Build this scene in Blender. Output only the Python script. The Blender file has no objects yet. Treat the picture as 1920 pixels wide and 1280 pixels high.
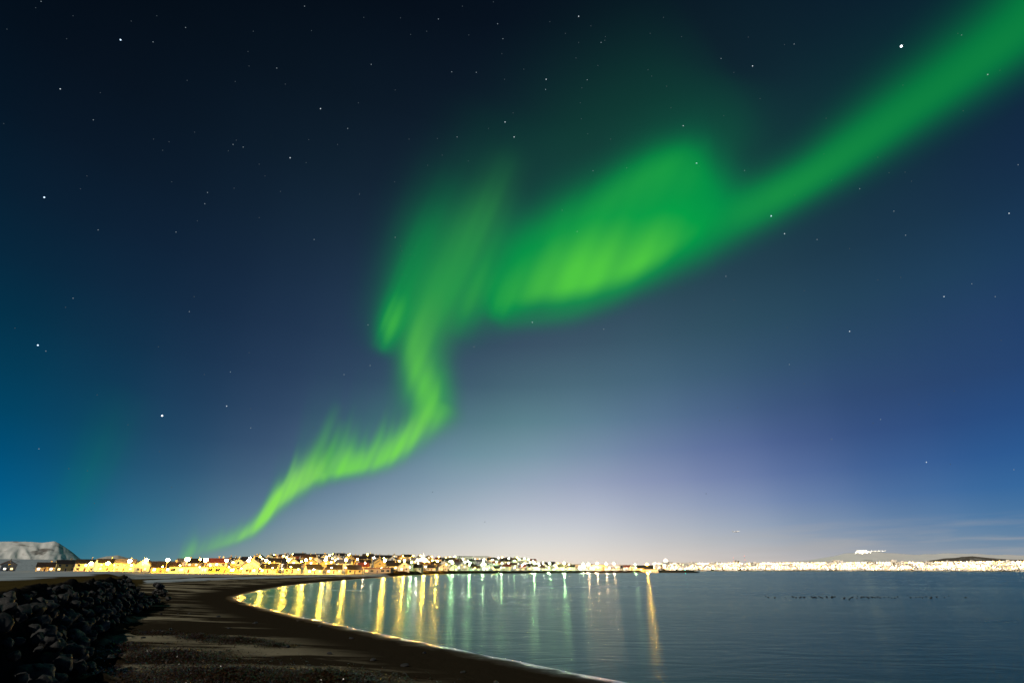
import bpy, bmesh, math, random
import numpy as np
from mathutils import Vector, Matrix, noise as mnoise

random.seed(11); rng = np.random.default_rng(11)
S = bpy.context.scene
COL = S.collection
R = math.radians

# ------------------------------------------------------------------ camera
PITCH = R(24.0); FPX = 960.0; CAMZ = 5.0
cam = bpy.data.cameras.new("camera"); cam.sensor_width = 36.0; cam.lens = 18.0
cam.clip_start = 0.1; cam.clip_end = 3.0e6
camo = bpy.data.objects.new("camera", cam); COL.objects.link(camo)
camo.location = (0, 0, CAMZ); camo.rotation_euler = (R(90) + PITCH, 0, 0)
S.camera = camo
S.view_settings.view_transform = 'Standard'; S.view_settings.look = 'None'
S.view_settings.exposure = 0.0; S.view_settings.gamma = 1.0
S.cycles.use_denoising = True
try: S.cycles.denoiser = 'OPENIMAGEDENOISE'
except Exception: pass
S.cycles.max_bounces = 5; S.cycles.diffuse_bounces = 2; S.cycles.glossy_bounces = 3
S.cycles.transparent_max_bounces = 32
S.cycles.sample_clamp_indirect = 2.0
S.cycles.caustics_reflective = False; S.cycles.caustics_refractive = False

def ray(px, py):
    cx = (px - 960) / FPX; cy = (640 - py) / FPX
    v = Vector((cx, math.cos(PITCH) - math.sin(PITCH) * cy, math.sin(PITCH) + math.cos(PITCH) * cy))
    return v.normalized()
def at(px, py, z=0.0):                     # where the sight line through a photo pixel meets height z
    v = ray(px, py); t = (z - CAMZ) / v.z
    return Vector((v.x * t, v.y * t, z))
def at_d(px, py, D):                       # the point of that sight line at ground distance D
    v = ray(px, py); t = D / math.hypot(v.x, v.y)
    return Vector((v.x * t, v.y * t, CAMZ + v.z * t))
def az_px(px):
    v = ray(px, 1067.4); return math.atan2(v.x, v.y)
def lin(c):
    c = np.asarray(c, float) / 255.0
    return np.where(c <= 0.04045, c / 12.92, ((c + 0.055) / 1.055) ** 2.4)

# ------------------------------------------------------------------ night sky (world)
SKY = """
0 0 5 16 28|300 0 5 15 26|640 0 6 15 26|960 0 7 17 29|1250 0 9 24 36|1500 0 11 30 44|1900 240 20 38 66|1900 330 22 48 72
0 150 7 20 34|300 150 7 19 32|640 150 9 21 34|960 150 10 24 38|1250 150 16 36 46|1500 150 16 40 52
0 300 8 28 46|300 300 10 26 42|640 300 16 34 48|1560 470 30 58 78|1750 400 24 52 74
0 450 9 38 60|300 450 14 34 56|600 450 24 44 64|1900 460 28 64 92
0 600 6 52 76|200 600 12 46 70|400 600 24 46 72|620 600 34 56 82|1000 620 56 76 98|1600 600 40 74 100|1900 600 38 64 108
0 720 2 66 94|200 720 14 58 86|400 720 34 60 90|600 720 46 70 98|1600 720 46 72 114|1900 740 40 74 124
0 840 0 78 118|200 840 22 76 104|400 840 46 76 108|600 840 72 96 124|1400 840 88 106 154|1650 840 56 86 142|1900 840 46 92 148
0 930 0 92 140|200 930 36 98 126|400 930 68 102 130|600 930 104 128 152|1400 930 124 140 176|1650 930 82 114 162|1900 930 60 112 162
0 1000 8 112 150|200 1000 46 112 138|400 1000 88 124 142|600 1000 142 158 168|1000 1000 206 210 212|1180 1000 196 198 204|1400 1000 163 173 183|1650 1000 122 142 168|1900 1000 98 132 164
0 1050 40 112 136|200 1050 66 118 138|400 1050 118 142 144|600 1050 176 178 172|900 1050 230 222 208|1150 1050 228 218 206|1400 1050 200 192 188|1650 1050 164 164 168|1900 1050 136 150 164
850 859 112 151 165|1102 761 86 122 140|1102 881 141 152 181|702 951 131 159 177|952 931 166 176 194|1252 941 154 168 191|1052 691 68 96 113|950 800 98 142 147|1300 850 103 122 165|1400 643 50 83 103|1800 703 42 70 106|1552 851 69 96 138|850 760 66 96 116
"""
pts = []
for tok in SKY.replace("\n", "|").split("|"):
    if tok.strip():
        x, y, r, g, b = map(float, tok.split()); v = ray(x, y)
        pts.append((math.degrees(math.atan2(v.x, v.y)), math.degrees(math.asin(v.z)), r, g, b))
pts = np.array(pts)
def warp(az, el):                          # the sky varies faster near the horizon
    return np.stack([az / 14.0 * np.cos(np.radians(el)) ** 0.5, 3.2 * np.log1p(np.maximum(el, 0) / 5.0)], -1)
P0 = warp(pts[:, 0], pts[:, 1])
def tps(r): return np.where(r > 1e-9, r * r * np.log(np.maximum(r, 1e-9)), 0)
K = tps(np.linalg.norm(P0[:, None] - P0[None], axis=-1)) + np.eye(len(P0)) * 0.6
A = np.hstack([np.ones((len(P0), 1)), P0])
M = np.block([[K, A], [A.T, np.zeros((3, 3))]])
W = np.linalg.solve(M, np.vstack([pts[:, 2:], np.zeros((3, 3))]))
def sky_rgb(az, el):
    az = np.clip(az, -50 - 0.25 * el, 50 + 0.25 * el)
    q = warp(np.atleast_1d(az).astype(float), np.full(np.size(az), float(el)))
    k = tps(np.linalg.norm(q[:, None] - P0[None], axis=-1))
    return np.clip(np.hstack([k, np.ones((len(q), 1)), q]) @ W, [1, 8, 14], 240)

world = bpy.data.worlds.new("World"); S.world = world; world.use_nodes = True
nt = world.node_tree; N = nt.nodes; L = nt.links; N.clear()
def nd(t, **kw):
    n = N.new(t)
    for k, v in kw.items(): setattr(n, k, v)
    return n
def mth(op, a, b=None, c=None, clamp=False):
    n = nd('ShaderNodeMath', operation=op, use_clamp=clamp)
    for i, v in enumerate((a, b, c)):
        if v is None: continue
        if isinstance(v, (int, float)): n.inputs[i].default_value = v
        else: L.new(v, n.inputs[i])
    return n.outputs[0]
tc = nd('ShaderNodeTexCoord'); sep = nd('ShaderNodeSeparateXYZ'); L.new(tc.outputs['Generated'], sep.inputs[0])
azn = mth('ARCTAN2', sep.outputs[0], sep.outputs[1])
eln = mth('MULTIPLY', mth('ARCSINE', sep.outputs[2]), 180 / math.pi)
azf = mth('MULTIPLY_ADD', azn, 1 / (2 * math.pi), 0.5)
ELS = [0, 1.2, 2.5, 4, 6, 8.5, 11.5, 15, 19, 23.5, 28.5, 34, 40, 47, 56, 68]
AZS = list(range(-65, 66, 7))
col = None
for k, e in enumerate(ELS):
    rp = nd('ShaderNodeValToRGB'); cr = rp.color_ramp; cr.interpolation = 'B_SPLINE' if e > 60 else 'CARDINAL'
    cr.interpolation = 'LINEAR' if False else cr.interpolation
    stops = [(-150, None)] + [(a, sky_rgb(a, e)[0]) for a in AZS] + [(150, None)]
    back = np.array([14, 34, 52]) + 14 * math.exp(-e / 10)
    els = cr.elements
    while len(els) < len(stops): els.new(0.5)
    for i, (a, c) in enumerate(stops):
        els[i].position = (a + 180) / 360
    for i, (a, c) in enumerate(stops):
        c = lin(back if c is None else c); els[i].color = (c[0], c[1], c[2], 1)
    L.new(azf, rp.inputs[0])
    if col is None: col = rp.outputs[0]; continue
    f = mth('DIVIDE', mth('SUBTRACT', eln, ELS[k - 1]), ELS[k] - ELS[k - 1], clamp=True)
    mx = nd('ShaderNodeMixRGB'); L.new(f, mx.inputs[0]); L.new(col, mx.inputs[1]); L.new(rp.outputs[0], mx.inputs[2])
    col = mx.outputs[0]
# thin low cloud over the far coast
mp = nd('ShaderNodeMapping'); mp.inputs['Scale'].default_value = (3.2, 3.2, 42)
L.new(tc.outputs['Generated'], mp.inputs[0])
nz = nd('ShaderNodeTexNoise'); nz.inputs['Scale'].default_value = 2.3; nz.inputs['Detail'].default_value = 6
L.new(mp.outputs[0], nz.inputs['Vector'])
cl = mth('SMOOTHSTEP' if False else 'MULTIPLY', mth('SUBTRACT', nz.outputs[0], 0.44), 4.0, clamp=True)
band = mth('MULTIPLY', mth('DIVIDE', mth('SUBTRACT', 4.4, eln), 2.2, clamp=True), mth('DIVIDE', mth('SUBTRACT', azn, 0.22), 0.35, clamp=True))
cf = mth('MULTIPLY', mth('MULTIPLY', cl, band), 0.42)
mx = nd('ShaderNodeMixRGB'); L.new(cf, mx.inputs[0]); L.new(col, mx.inputs[1])
c = lin((176, 172, 168)); mx.inputs[2].default_value = (c[0], c[1], c[2], 1); col = mx.outputs[0]
# faint unevenness of the air glow
nz2 = nd('ShaderNodeTexNoise'); nz2.inputs['Scale'].default_value = 2.6; nz2.inputs['Detail'].default_value = 3
L.new(tc.outputs['Generated'], nz2.inputs['Vector'])
gain = mth('MULTIPLY_ADD', nz2.outputs[0], 0.22, 0.89)
vm = nd('ShaderNodeVectorMath', operation='SCALE'); L.new(col, vm.inputs[0]); L.new(gain, vm.inputs['Scale'])
bg = nd('ShaderNodeBackground'); L.new(vm.outputs[0], bg.inputs[0]); bg.inputs[1].default_value = 1.0
wo = nd('ShaderNodeOutputWorld'); L.new(bg.outputs[0], wo.inputs[0])

# ------------------------------------------------------------------ moon
sun = bpy.data.lights.new("moon", 'SUN'); sun.energy = 2.2; sun.angle = R(0.5); sun.color = (1.0, 0.93, 0.80)
suno = bpy.data.objects.new("moon", sun); COL.objects.link(suno)
suno.rotation_euler = Vector((0.54, 0.66, -0.50)).to_track_quat('-Z', 'Y').to_euler()

# ------------------------------------------------------------------ helpers
def tag(o, label=None, cat=None, group=None, kind=None):
    if label: o['label'] = label
    if cat: o['category'] = cat
    if group: o['group'] = group
    if kind: o['kind'] = kind
    return o
def empty(name, loc, rz=0.0, parent=None):
    o = bpy.data.objects.new(name, None); COL.objects.link(o); o.location = loc; o.rotation_euler = (0, 0, rz)
    o.empty_display_size = 0.5
    if parent: o.parent = parent
    return o
def copy_tree(o, parent=None):
    c = o.copy(); COL.objects.link(c); c.parent = parent
    for ch in o.children: copy_tree(ch, c)
    return c
class MB:
    def __init__(s): s.v = []; s.f = []; s.m = []
    def add(s, vs, fs, mi=0):
        b = len(s.v); s.v += [tuple(v) for v in vs]; s.f += [tuple(b + i for i in f) for f in fs]; s.m += [mi] * len(fs); return s
    def box(s, x0, x1, y0, y1, z0, z1, mi=0):
        return s.add([(x0,y0,z0),(x1,y0,z0),(x1,y1,z0),(x0,y1,z0),(x0,y0,z1),(x1,y0,z1),(x1,y1,z1),(x0,y1,z1)],
                     [(0,3,2,1),(4,5,6,7),(0,1,5,4),(1,2,6,5),(2,3,7,6),(3,0,4,7)], mi)
    def tube(s, a, b, r0, r1=None, n=8, mi=0):
        a = Vector(a); b = Vector(b); r1 = r0 if r1 is None else r1
        q = (b - a).to_track_quat('Z', 'Y'); vs = []
        for p, r in ((a, r0), (b, r1)):
            for i in range(n):
                t = 2 * math.pi * i / n; vs.append(p + q @ Vector((r * math.cos(t), r * math.sin(t), 0)))
        fs = [(i, (i + 1) % n, n + (i + 1) % n, n + i) for i in range(n)] + [tuple(range(n - 1, -1, -1)), tuple(range(n, 2 * n))]
        return s.add(vs, fs, mi)
    def lathe(s, prof, n=16, c=(0, 0, 0), mi=0):
        vs = []; fs = []
        for r, z in prof:
            for i in range(n):
                t = 2 * math.pi * i / n; vs.append((c[0] + r * math.cos(t), c[1] + r * math.sin(t), c[2] + z))
        for k in range(len(prof) - 1):
            for i in range(n): fs.append((k*n+i, k*n+(i+1)%n, (k+1)*n+(i+1)%n, (k+1)*n+i))
        fs += [tuple(range(n - 1, -1, -1)), tuple(range((len(prof)-1)*n, len(prof)*n))]
        return s.add(vs, fs, mi)
    def ball(s, c, r, n=10, m=6, sq=1.0, mi=0):
        prof = [(max(r * math.sin(math.pi * k / m), r * 0.02), -r * sq * math.cos(math.pi * k / m)) for k in range(m + 1)]
        return s.lathe(prof, n, c, mi)
    def mesh(s, name, mats, smooth=False):
        me = bpy.data.meshes.new(name); me.from_pydata(s.v, [], s.f)
        for m in (mats if isinstance(mats, (list, tuple)) else [mats]): me.materials.append(m)
        if len(set(s.m)) > 1: me.polygons.foreach_set('material_index', s.m)
        if smooth: me.polygons.foreach_set('use_smooth', [True] * len(me.polygons))
        me.update(); return me
    def build(s, name, mats, parent=None, smooth=False):
        o = bpy.data.objects.new(name, s.mesh(name, mats, smooth)); COL.objects.link(o)
        if parent: o.parent = parent
        return o
def mesh_obj(name, me, parent=None):
    o = bpy.data.objects.new(name, me); COL.objects.link(o)
    if parent: o.parent = parent
    return o

class MT:                                    # small node-tree writer
    def __init__(s, name):
        s.mat = bpy.data.materials.new(name); s.mat.use_nodes = True
        s.t = s.mat.node_tree; s.n = s.t.nodes; s.l = s.t.links
        s.b = s.n['Principled BSDF']; s.out = s.n['Material Output']
    def new(s, t, **kw):
        n = s.n.new(t)
        for k, v in kw.items(): setattr(n, k, v)
        return n
    def put(s, sock, v):
        if isinstance(v, (int, float)): sock.default_value = v
        elif isinstance(v, (tuple, list)): sock.default_value = tuple(v) if len(v) == len(sock.default_value) else (*v, 1)[:len(sock.default_value)]
        else: s.l.new(v, sock)
    def math(s, op, a, b=None, clamp=False):
        n = s.new('ShaderNodeMath', operation=op, use_clamp=clamp); s.put(n.inputs[0], a)
        if b is not None: s.put(n.inputs[1], b)
        return n.outputs[0]
    def mix(s, f, a, b, mode='MIX'):
        n = s.new('ShaderNodeMixRGB', blend_type=mode); s.put(n.inputs[0], f); s.put(n.inputs[1], a); s.put(n.inputs[2], b); return n.outputs[0]
    def rng(s, v, a, b, c=0.0, d=1.0, smooth=True):
        n = s.new('ShaderNodeMapRange'); n.interpolation_type = 'SMOOTHSTEP' if smooth else 'LINEAR'
        s.put(n.inputs[0], v)
        for i, x in enumerate((a, b, c, d)): s.put(n.inputs[i + 1], x)
        return n.outputs[0]
    def obj(s): return s.new('ShaderNodeTexCoord').outputs['Object']
    def noise(s, vec, scale, detail=4, rough=0.55, stretch=None, dist=0.0):
        if stretch:
            m = s.new('ShaderNodeMapping'); m.inputs['Scale'].default_value = stretch; s.l.new(vec, m.inputs[0]); vec = m.outputs[0]
        n = s.new('ShaderNodeTexNoise'); s.l.new(vec, n.inputs['Vector'])
        n.inputs['Scale'].default_value = scale; n.inputs['Detail'].default_value = detail
        n.inputs['Roughness'].default_value = rough; n.inputs['Distortion'].default_value = dist
        return n.outputs[0]
    def attr(s, name): 
        n = s.new('ShaderNodeAttribute'); n.attribute_name = name; return n
    def bump(s, h, strength, dist, normal=None):
        n = s.new('ShaderNodeBump'); n.inputs['Strength'].default_value = strength; n.inputs['Distance'].default_value = dist
        s.put(n.inputs['Height'], h)
        if normal is not None: s.l.new(normal, n.inputs['Normal'])
        return n.outputs[0]
    def set(s, **kw):
        for k, v in kw.items(): s.put(s.b.inputs[k.replace('_', ' ')], v)
        return s
def simple(name, col, rough=0.7, var=0.25, scale=1.5, metal=0.0):
    m = MT(name); o = m.obj(); n = m.noise(o, scale, 5)
    c2 = tuple(min(1, x * (1 + var)) for x in col); c1 = tuple(x * (1 - var) for x in col)
    m.set(Base_Color=m.mix(n, c1, c2), Roughness=rough, Metallic=metal); return m.mat
def emitter(name, col, strength, sampled=True):
    m = MT(name); e = m.new('ShaderNodeEmission'); e.inputs[0].default_value = (*col, 1); e.inputs[1].default_value = strength
    m.l.new(e.outputs[0], m.out.inputs[0]); m.mat.cycles.emission_sampling = 'FRONT' if sampled else 'NONE'; return m.mat

def seg_dist(P, poly, closed=False):
    """distance of points P (n,2) to a polyline, and the nearest segment's parameter"""
    poly = np.asarray(poly, float); best = np.full(len(P), 1e18)
    n = len(poly)
    for i in range(n if closed else n - 1):
        a = poly[i]; b = poly[(i + 1) % n]; ab = b - a; L2 = max((ab ** 2).sum(), 1e-9)
        t = np.clip(((P - a) @ ab) / L2, 0, 1)
        best = np.minimum(best, ((P - a - t[:, None] * ab) ** 2).sum(1))
    return np.sqrt(best)
def inside(P, poly):
    poly = np.asarray(poly, float); r = np.zeros(len(P), bool); n = len(poly)
    for i in range(n):
        (x0, y0), (x1, y1) = poly[i], poly[(i + 1) % n]
        if y0 == y1: continue
        c = (y0 > P[:, 1]) != (y1 > P[:, 1])
        r ^= c & (P[:, 0] < (x1 - x0) * (P[:, 1] - y0) / (y1 - y0) + x0)
    return r
def sst(x, a, b):
    t = np.clip((np.asarray(x, float) - a) / (b - a), 0, 1); return t * t * (3 - 2 * t)
def catmull(ctrl, n):
    c = np.asarray(ctrl, float); c = np.vstack([2 * c[0] - c[1], c, 2 * c[-1] - c[-2]]); m = len(c) - 3; out = []
    for t in np.linspace(0, m - 1e-6, n):
        i = int(t); u = t - i; p0, p1, p2, p3 = c[i:i + 4]
        out.append(0.5 * (2*p1 + (p2-p0)*u + (2*p0-5*p1+4*p2-p3)*u*u + (3*p1-p0-3*p2+p3)*u**3))
    return np.array(out)
def fbm(P, scale, oct=4, seed=0.0):
    v = np.zeros(len(P)); a = 0.5
    for k in range(oct):
        v += a * np.array([mnoise.noise((p[0] * scale + seed, p[1] * scale - seed, seed * 3.1)) for p in P]); a *= 0.5; scale *= 2.03
    return v

# ------------------------------------------------------------------ lie of the land
xy = lambda v: (v.x, v.y)
SHORE_PX = [(1180,1280),(1100,1265),(1000,1245),(900,1225),(800,1205),(700,1185),(600,1163),(520,1145),(470,1131),(445,1121),
            (462,1114),(500,1105),(550,1097),(600,1091.5),(650,1087),(700,1083.2),(750,1080),(800,1077.2),(850,1075.8),(900,1075),
            (1000,1074.2),(1100,1073.6),(1180,1073.2),(1205,1073.2)]
near_shore = [(900, -420), (200, -90), (60, -20), (27, 4), (17, 14)] + [xy(at(1262,1302))]
shore = [np.array(xy(at(a, b))) for a, b in SHORE_PX]
shore = [tuple(p) for p in catmull(shore, 150)]
far_shore = [xy(at_d(1212, 1070, 1150)), xy(at_d(1215, 1069, 1700)), xy(at_d(1250, 1069, 2350)), xy(at_d(1400, 1069, 2500)), xy(at_d(1600, 1069, 2550)),
             xy(at_d(1800, 1069, 2450)), xy(at_d(2000, 1069, 2400)), (4500, 1500), (9000, 1200), (9000, -3000), (900, -3000)]
WATER_POLY = near_shore + shore + far_shore
COAST = near_shore + shore + far_shore[:9]

WALL_BASE_PX = [(90,1280),(128,1228),(190,1172),(240,1146),(283,1129)]
wall_base = [(-14, -18), (-15.5, 4)] + [xy(at(a, b, 1.2)) for a, b in WALL_BASE_PX]
wall_end = xy(at(283, 1129, 1.2))
BANK_PX = [(262,1098),(285,1091),(350,1087.5),(420,1084.5),(500,1081.5),(600,1078.8),(660,1077.8),(700,1077.4)]
bank = [xy(at(a, b, 1.7)) for a, b in BANK_PX]
bank_end = [xy(at_d(735, 1076, 430))] 
PLATEAU = wall_base + bank + bank_end + [(60, 2600), (-4000, 2600), (-4000, -400), (-14, -400)]

AZT = [az_px(p) for p in (-400, 0, 150, 285, 330, 400, 500, 640, 700, 790, 900, 960, 1020, 1080, 1150, 1225, 1300)]
HT  = [0, 0, 0, 1.5, 3, 6, 10, 11.5, 12, 14, 16, 17.5, 11, 6, 4, 2, 0]
AZD = [az_px(p) for p in (0, 285, 600, 660, 700, 750, 800, 850, 900, 1000, 1100, 1180, 1225)]
DD  = [470, 410, 424, 444, 474, 530, 640, 735, 805, 893, 983, 1058, 1066]
def D0(az): return float(np.interp(az, AZD, DD))

def land(P):
    """height, shore distance (land +), plateau mask, wall mask for points P"""
    d = seg_dist(P, COAST); w = inside(P, WATER_POLY); d = np.where(w, -d, d)
    D = np.hypot(P[:, 0], P[:, 1]); az = np.arctan2(P[:, 0], P[:, 1])
    beach = np.where(d < 0, np.maximum(0.05 * d, -3.0), 1.55 * (1 - np.exp(-np.maximum(d, 0) / 24.0)))
    pin = inside(P, PLATEAU); pd = seg_dist(P, PLATEAU[:-4] ); pd = np.where(pin, pd, -pd)
    # height of the raised land: sea-wall terrace on the left, low turf bank further along
    wallish = sst(az, az_px(287), az_px(262)) * sst(D, 175, 110)
    top = 4.0 * wallish + (1 - wallish) * (1.75 + 1.6 * sst(pd, 0, 120) + 0.35 * sst(az, az_px(0), az_px(-300)))
    leftfar = sst(az, az_px(262), az_px(200)) * (1 - wallish)
    top = top * (1 - leftfar) + leftfar * (3.9)
    wid = 3.4 * wallish + 6.0 * (1 - wallish)
    rise = np.clip(pd / wid + 0.02, 0, 1) * sst(d, 0, 6); rise = np.where(wallish > 0.5, rise, rise * rise * (3 - 2 * rise))
    z = beach + (np.maximum(top, beach) - beach) * rise
    # stone-faced quay east of the bank
    quay = sst(az, az_px(705), az_px(770)) * (D < 1500) * sst(D, 250, 350)
    zq = np.where(d < 0, np.maximum(0.4 * d, -3.0), 3.85 * sst(d, 0, 9))
    z = z * (1 - quay) + zq * quay
    # town hill
    H = np.interp(az, AZT, HT); d0 = np.interp(az, AZD, DD)
    hill = H * np.clip((D - d0 - 24) / 230, 0, 1) ** 0.9 * sst(D, 2300, 1500)
    z = z + np.where(d > 5, hill, 0)
    # far coast
    far = (D > 2000) & (d > 0)
    z = np.where(far, np.maximum(z, 2.0) * 0 + 1.5 + 22 * sst(d, 10, 500) + 15 * sst(d, 500, 2500), z)
    return z, d, pd, wallish * (np.abs(pd) < 5), quay, D, az
def zg(x, y): return float(land(np.array([[x, y]]))[0][0])

# polar grid, finer ahead
ang = np.concatenate([np.linspace(-180, -70, 30)[:-1], np.linspace(-70, -46, 60)[:-1], np.linspace(-46, 46, 420)[:-1], np.linspace(46, 70, 50)[:-1], np.linspace(70, 180, 30)[:-1]])
rad = [2.0]
while rad[-1] < 24000: rad.append(rad[-1] * (1.0155 if rad[-1] < 1200 else 1.06))
rad = np.array(rad); na = len(ang); nr = len(rad)
ga, gr = np.meshgrid(np.radians(ang), rad)
GP = np.stack([(gr * np.sin(ga)).ravel(), (gr * np.cos(ga)).ravel()], 1)
gz, gd, gpd, gwall, gquay, gD, gaz = land(GP)
def vnoise(P, scale, seed):                 # cheap vectorised value noise
    q = P * scale + seed * 17.3; i = np.floor(q).astype(np.int64); f = q - i; f = f * f * (3 - 2 * f)
    def h(a, b): 
        n = (a * 374761393 + b * 668265263 + seed * 1274126177) & 0x7fffffff
        n = ((n ^ (n >> 13)) * 1274126177) & 0x7fffffff
        return ((n ^ (n >> 16)) & 0xffff) / 65535.0
    a, b = i[:, 0], i[:, 1]
    return (h(a, b) * (1 - f[:, 0]) + h(a + 1, b) * f[:, 0]) * (1 - f[:, 1]) + (h(a, b + 1) * (1 - f[:, 0]) + h(a + 1, b + 1) * f[:, 0]) * f[:, 1]
def vfbm(P, scale, seed, oct=4):
    return sum(0.5 ** (k + 1) * (vnoise(P, scale * 2 ** k, seed + k) - 0.5) for k in range(oct))
near = sst(gD, 260, 60)
gz = gz + near * sst(gd, -2, 3) * (0.10 * vfbm(GP, 0.45, 3) + 0.16 * vfbm(GP, 0.09, 9) * sst(gd, 3, 12)) + gwall * sst(gpd, 4.2, 3.2) * (1.3 * vfbm(GP, 0.8, 5) + .5 * vfbm(GP, 2.2, 15))
gz = gz + sst(gd, 4, 14) * (1 - near) * 0.5 * vfbm(GP, 0.05, 21) * (gD < 1400)
faces = []
idx = np.arange(na * nr).reshape(nr, na)
a0 = idx[:-1]; a1 = np.roll(idx, -1, 1)[:-1]; b0 = idx[1:]; b1 = np.roll(idx, -1, 1)[1:]
F = np.stack([a0, b0, b1, a1], -1).reshape(-1, 4)[:, ::-1]
me = bpy.data.meshes.new("ground")
me.vertices.add(len(GP) + 1); 
me.vertices.foreach_set('co', np.vstack([np.column_stack([GP, gz]), [[0, 0, float(np.mean(gz[:na]))]]]).ravel())
tri = np.stack([np.arange(na), np.roll(np.arange(na), -1), np.full(na, len(GP))], 1)[:, ::-1]
nl = F.size + tri.size
me.loops.add(nl); me.polygons.add(len(F) + len(tri))
me.loops.foreach_set('vertex_index', np.concatenate([F.ravel(), tri.ravel()]))
me.polygons.foreach_set('loop_start', np.concatenate([np.arange(len(F)) * 4, F.size + np.arange(len(tri)) * 3]))
me.polygons.foreach_set('use_smooth', np.ones(len(F) + len(tri), bool))
me.update(calc_edges=True); me.validate()
snow = np.exp(-((gpd - 7) / 7.0) ** 2) * (1 - gquay) * sst(gaz, az_px(262), az_px(290)) * sst(gD, 90, 130) * 1.0
snow = np.maximum(snow, 0.50 * sst(gpd, 4, 30) * (1 - gquay) * sst(gD, 60, 140) )
snow = np.maximum(snow, 0.9 * gquay * sst(gd, 9, 14) * sst(gaz, az_px(820), az_px(900)) * sst(gD, 1900, 1500))
snow = np.maximum(snow, 0.62 * sst(gaz, az_px(300), az_px(200)) * sst(gD, 42, 62) * sst(gpd, 6, 16))
snow = np.maximum(snow, 0.45 * (gD > 2000))
KELP_A = [(430,1262,240,28,8500,.30),(610,1262,160,22,6200,.34),(330,1290,220,20,3000,.2),(330,1225,160,20,3600,.22),(230,1212,70,14,700,.15),(700,1272,90,14,900,.22),(200,1268,120,18,900,.15),(560,1300,320,30,3000,.25)]
KELP_B = [(450,1194,85,7,2600,.25),(380,1188,70,6,1400,.2),(520,1200,50,5,600,.15),(300,1183,60,5,450,.15)]
weed = np.zeros(len(GP))
for cx_, cy_, rx_, ry_, n_, h_ in KELP_A + KELP_B:
    c_ = at(cx_, min(cy_, 1279), .9); wx = abs(at(cx_ + rx_, min(cy_, 1279), .9).x - c_.x); wy = abs(at(cx_, min(cy_, 1279) - ry_, .9).y - c_.y)
    weed = np.maximum(weed, np.exp(-1.3 * (((GP[:, 0] - c_.x) / wx) ** 2 + ((GP[:, 1] - c_.y) / wy) ** 2)))
for nm, arr in (('weed', weed * (0.55 + 0.9 * vnoise(GP, 0.9, 31))), ('shore_d', np.clip(gd, -50, 200)), ('terrace', np.clip(np.maximum(sst(gpd, 0.5, 2.5) * (1 - gwall) + gwall * sst(gpd, 3.2, 3.9), gquay * sst(gd, 6, 9)), 0, 1)), ('rocky', np.maximum(gwall * sst(gpd, -1.2, -.4) * sst(gpd, 4.1, 3.4), gquay * sst(gd, 9, 6))), ('snow', snow)):
    at_ = me.attributes.new(nm, 'FLOAT', 'POINT'); at_.data.foreach_set('value', np.append(arr, 0.0).astype(np.float32))

m = MT("shore_ground"); o = m.obj()
sd = m.attr('shore_d').outputs['Fac']; ter = m.attr('terrace').outputs['Fac']; rk = m.attr('rocky').outputs['Fac']; sn = m.attr('snow').outputs['Fac']
b1 = m.noise(o, 1.0, 5, 0.55, (0.050, 0.15, 0.0), 0.8)
b2 = m.noise(o, 1.0, 6, 0.65, (0.16, 0.62, 0.0), 0.5)
b3 = m.noise(o, 9.0, 4, 0.7)
patch = m.math('ADD', m.math('MULTIPLY', b1, 0.72), m.math('MULTIPLY', b2, 0.28))
dry = m.math('MULTIPLY', m.rng(patch, 0.485, 0.555), m.rng(sd, 6.0, 13.0))
sand = m.mix(dry, (0.034, 0.027, 0.017), (0.340, 0.300, 0.205))
sand = m.mix(m.math('MULTIPLY', b3, 0.9), sand, m.mix(1.0, sand, (0.45, 0.45, 0.45), 'MULTIPLY'))
g1 = m.noise(o, 1.0, 6, 0.68, (0.035, 0.10, 0.0), 0.8)
turf = m.mix(m.noise(o, 0.7, 5), (0.022, 0.017, 0.006), (0.080, 0.060, 0.022))
snm = m.rng(m.math('ADD', m.math('MULTIPLY', sn, 0.8), m.math('MULTIPLY', g1, 0.9)), 0.70, 0.92)
turf = m.mix(snm, turf, m.mix(m.noise(o, .25, 5), (0.20, 0.26, 0.29), (0.46, 0.52, 0.56)))
sand = m.mix(m.math('MULTIPLY', m.attr('weed').outputs['Fac'], 0.75), sand, (0.020, 0.013, 0.007)); colr = m.mix(ter, sand, turf)
colr = m.mix(rk, colr, m.mix(m.noise(o, 2.0, 5), (0.004, 0.004, 0.004), (0.018, 0.017, 0.016)))
sdn = m.math('ADD', sd, m.math('MULTIPLY', m.math('SUBTRACT', m.noise(o, 0.35, 5, .65), 0.5), 3.4)); rgh = m.rng(sdn, 0.1, 1.6, 0.15, 0.95); rgh = m.math('MINIMUM', rgh, 0.95)
hgt = m.math('ADD', m.math('MULTIPLY', m.noise(o, 3.0, 6, 0.65), 0.10), m.math('MULTIPLY', m.noise(o, 0.8, 4), 0.12))
stren = m.rng(sd, 0.8, 4.0)
bn = m.new('ShaderNodeBump'); bn.inputs['Distance'].default_value = 1.0; m.put(bn.inputs['Strength'], m.math('MULTIPLY', stren, 0.6)); m.put(bn.inputs['Height'], hgt)
m.set(Base_Color=colr, Roughness=rgh, Normal=bn.outputs[0]); m.put(m.b.inputs['Specular IOR Level'], m.rng(sdn, 0.3, 2.2, 0.5, 0.0))
me.materials.append(m.mat)
ground = mesh_obj("ground", me); tag(ground, kind='structure')

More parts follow.
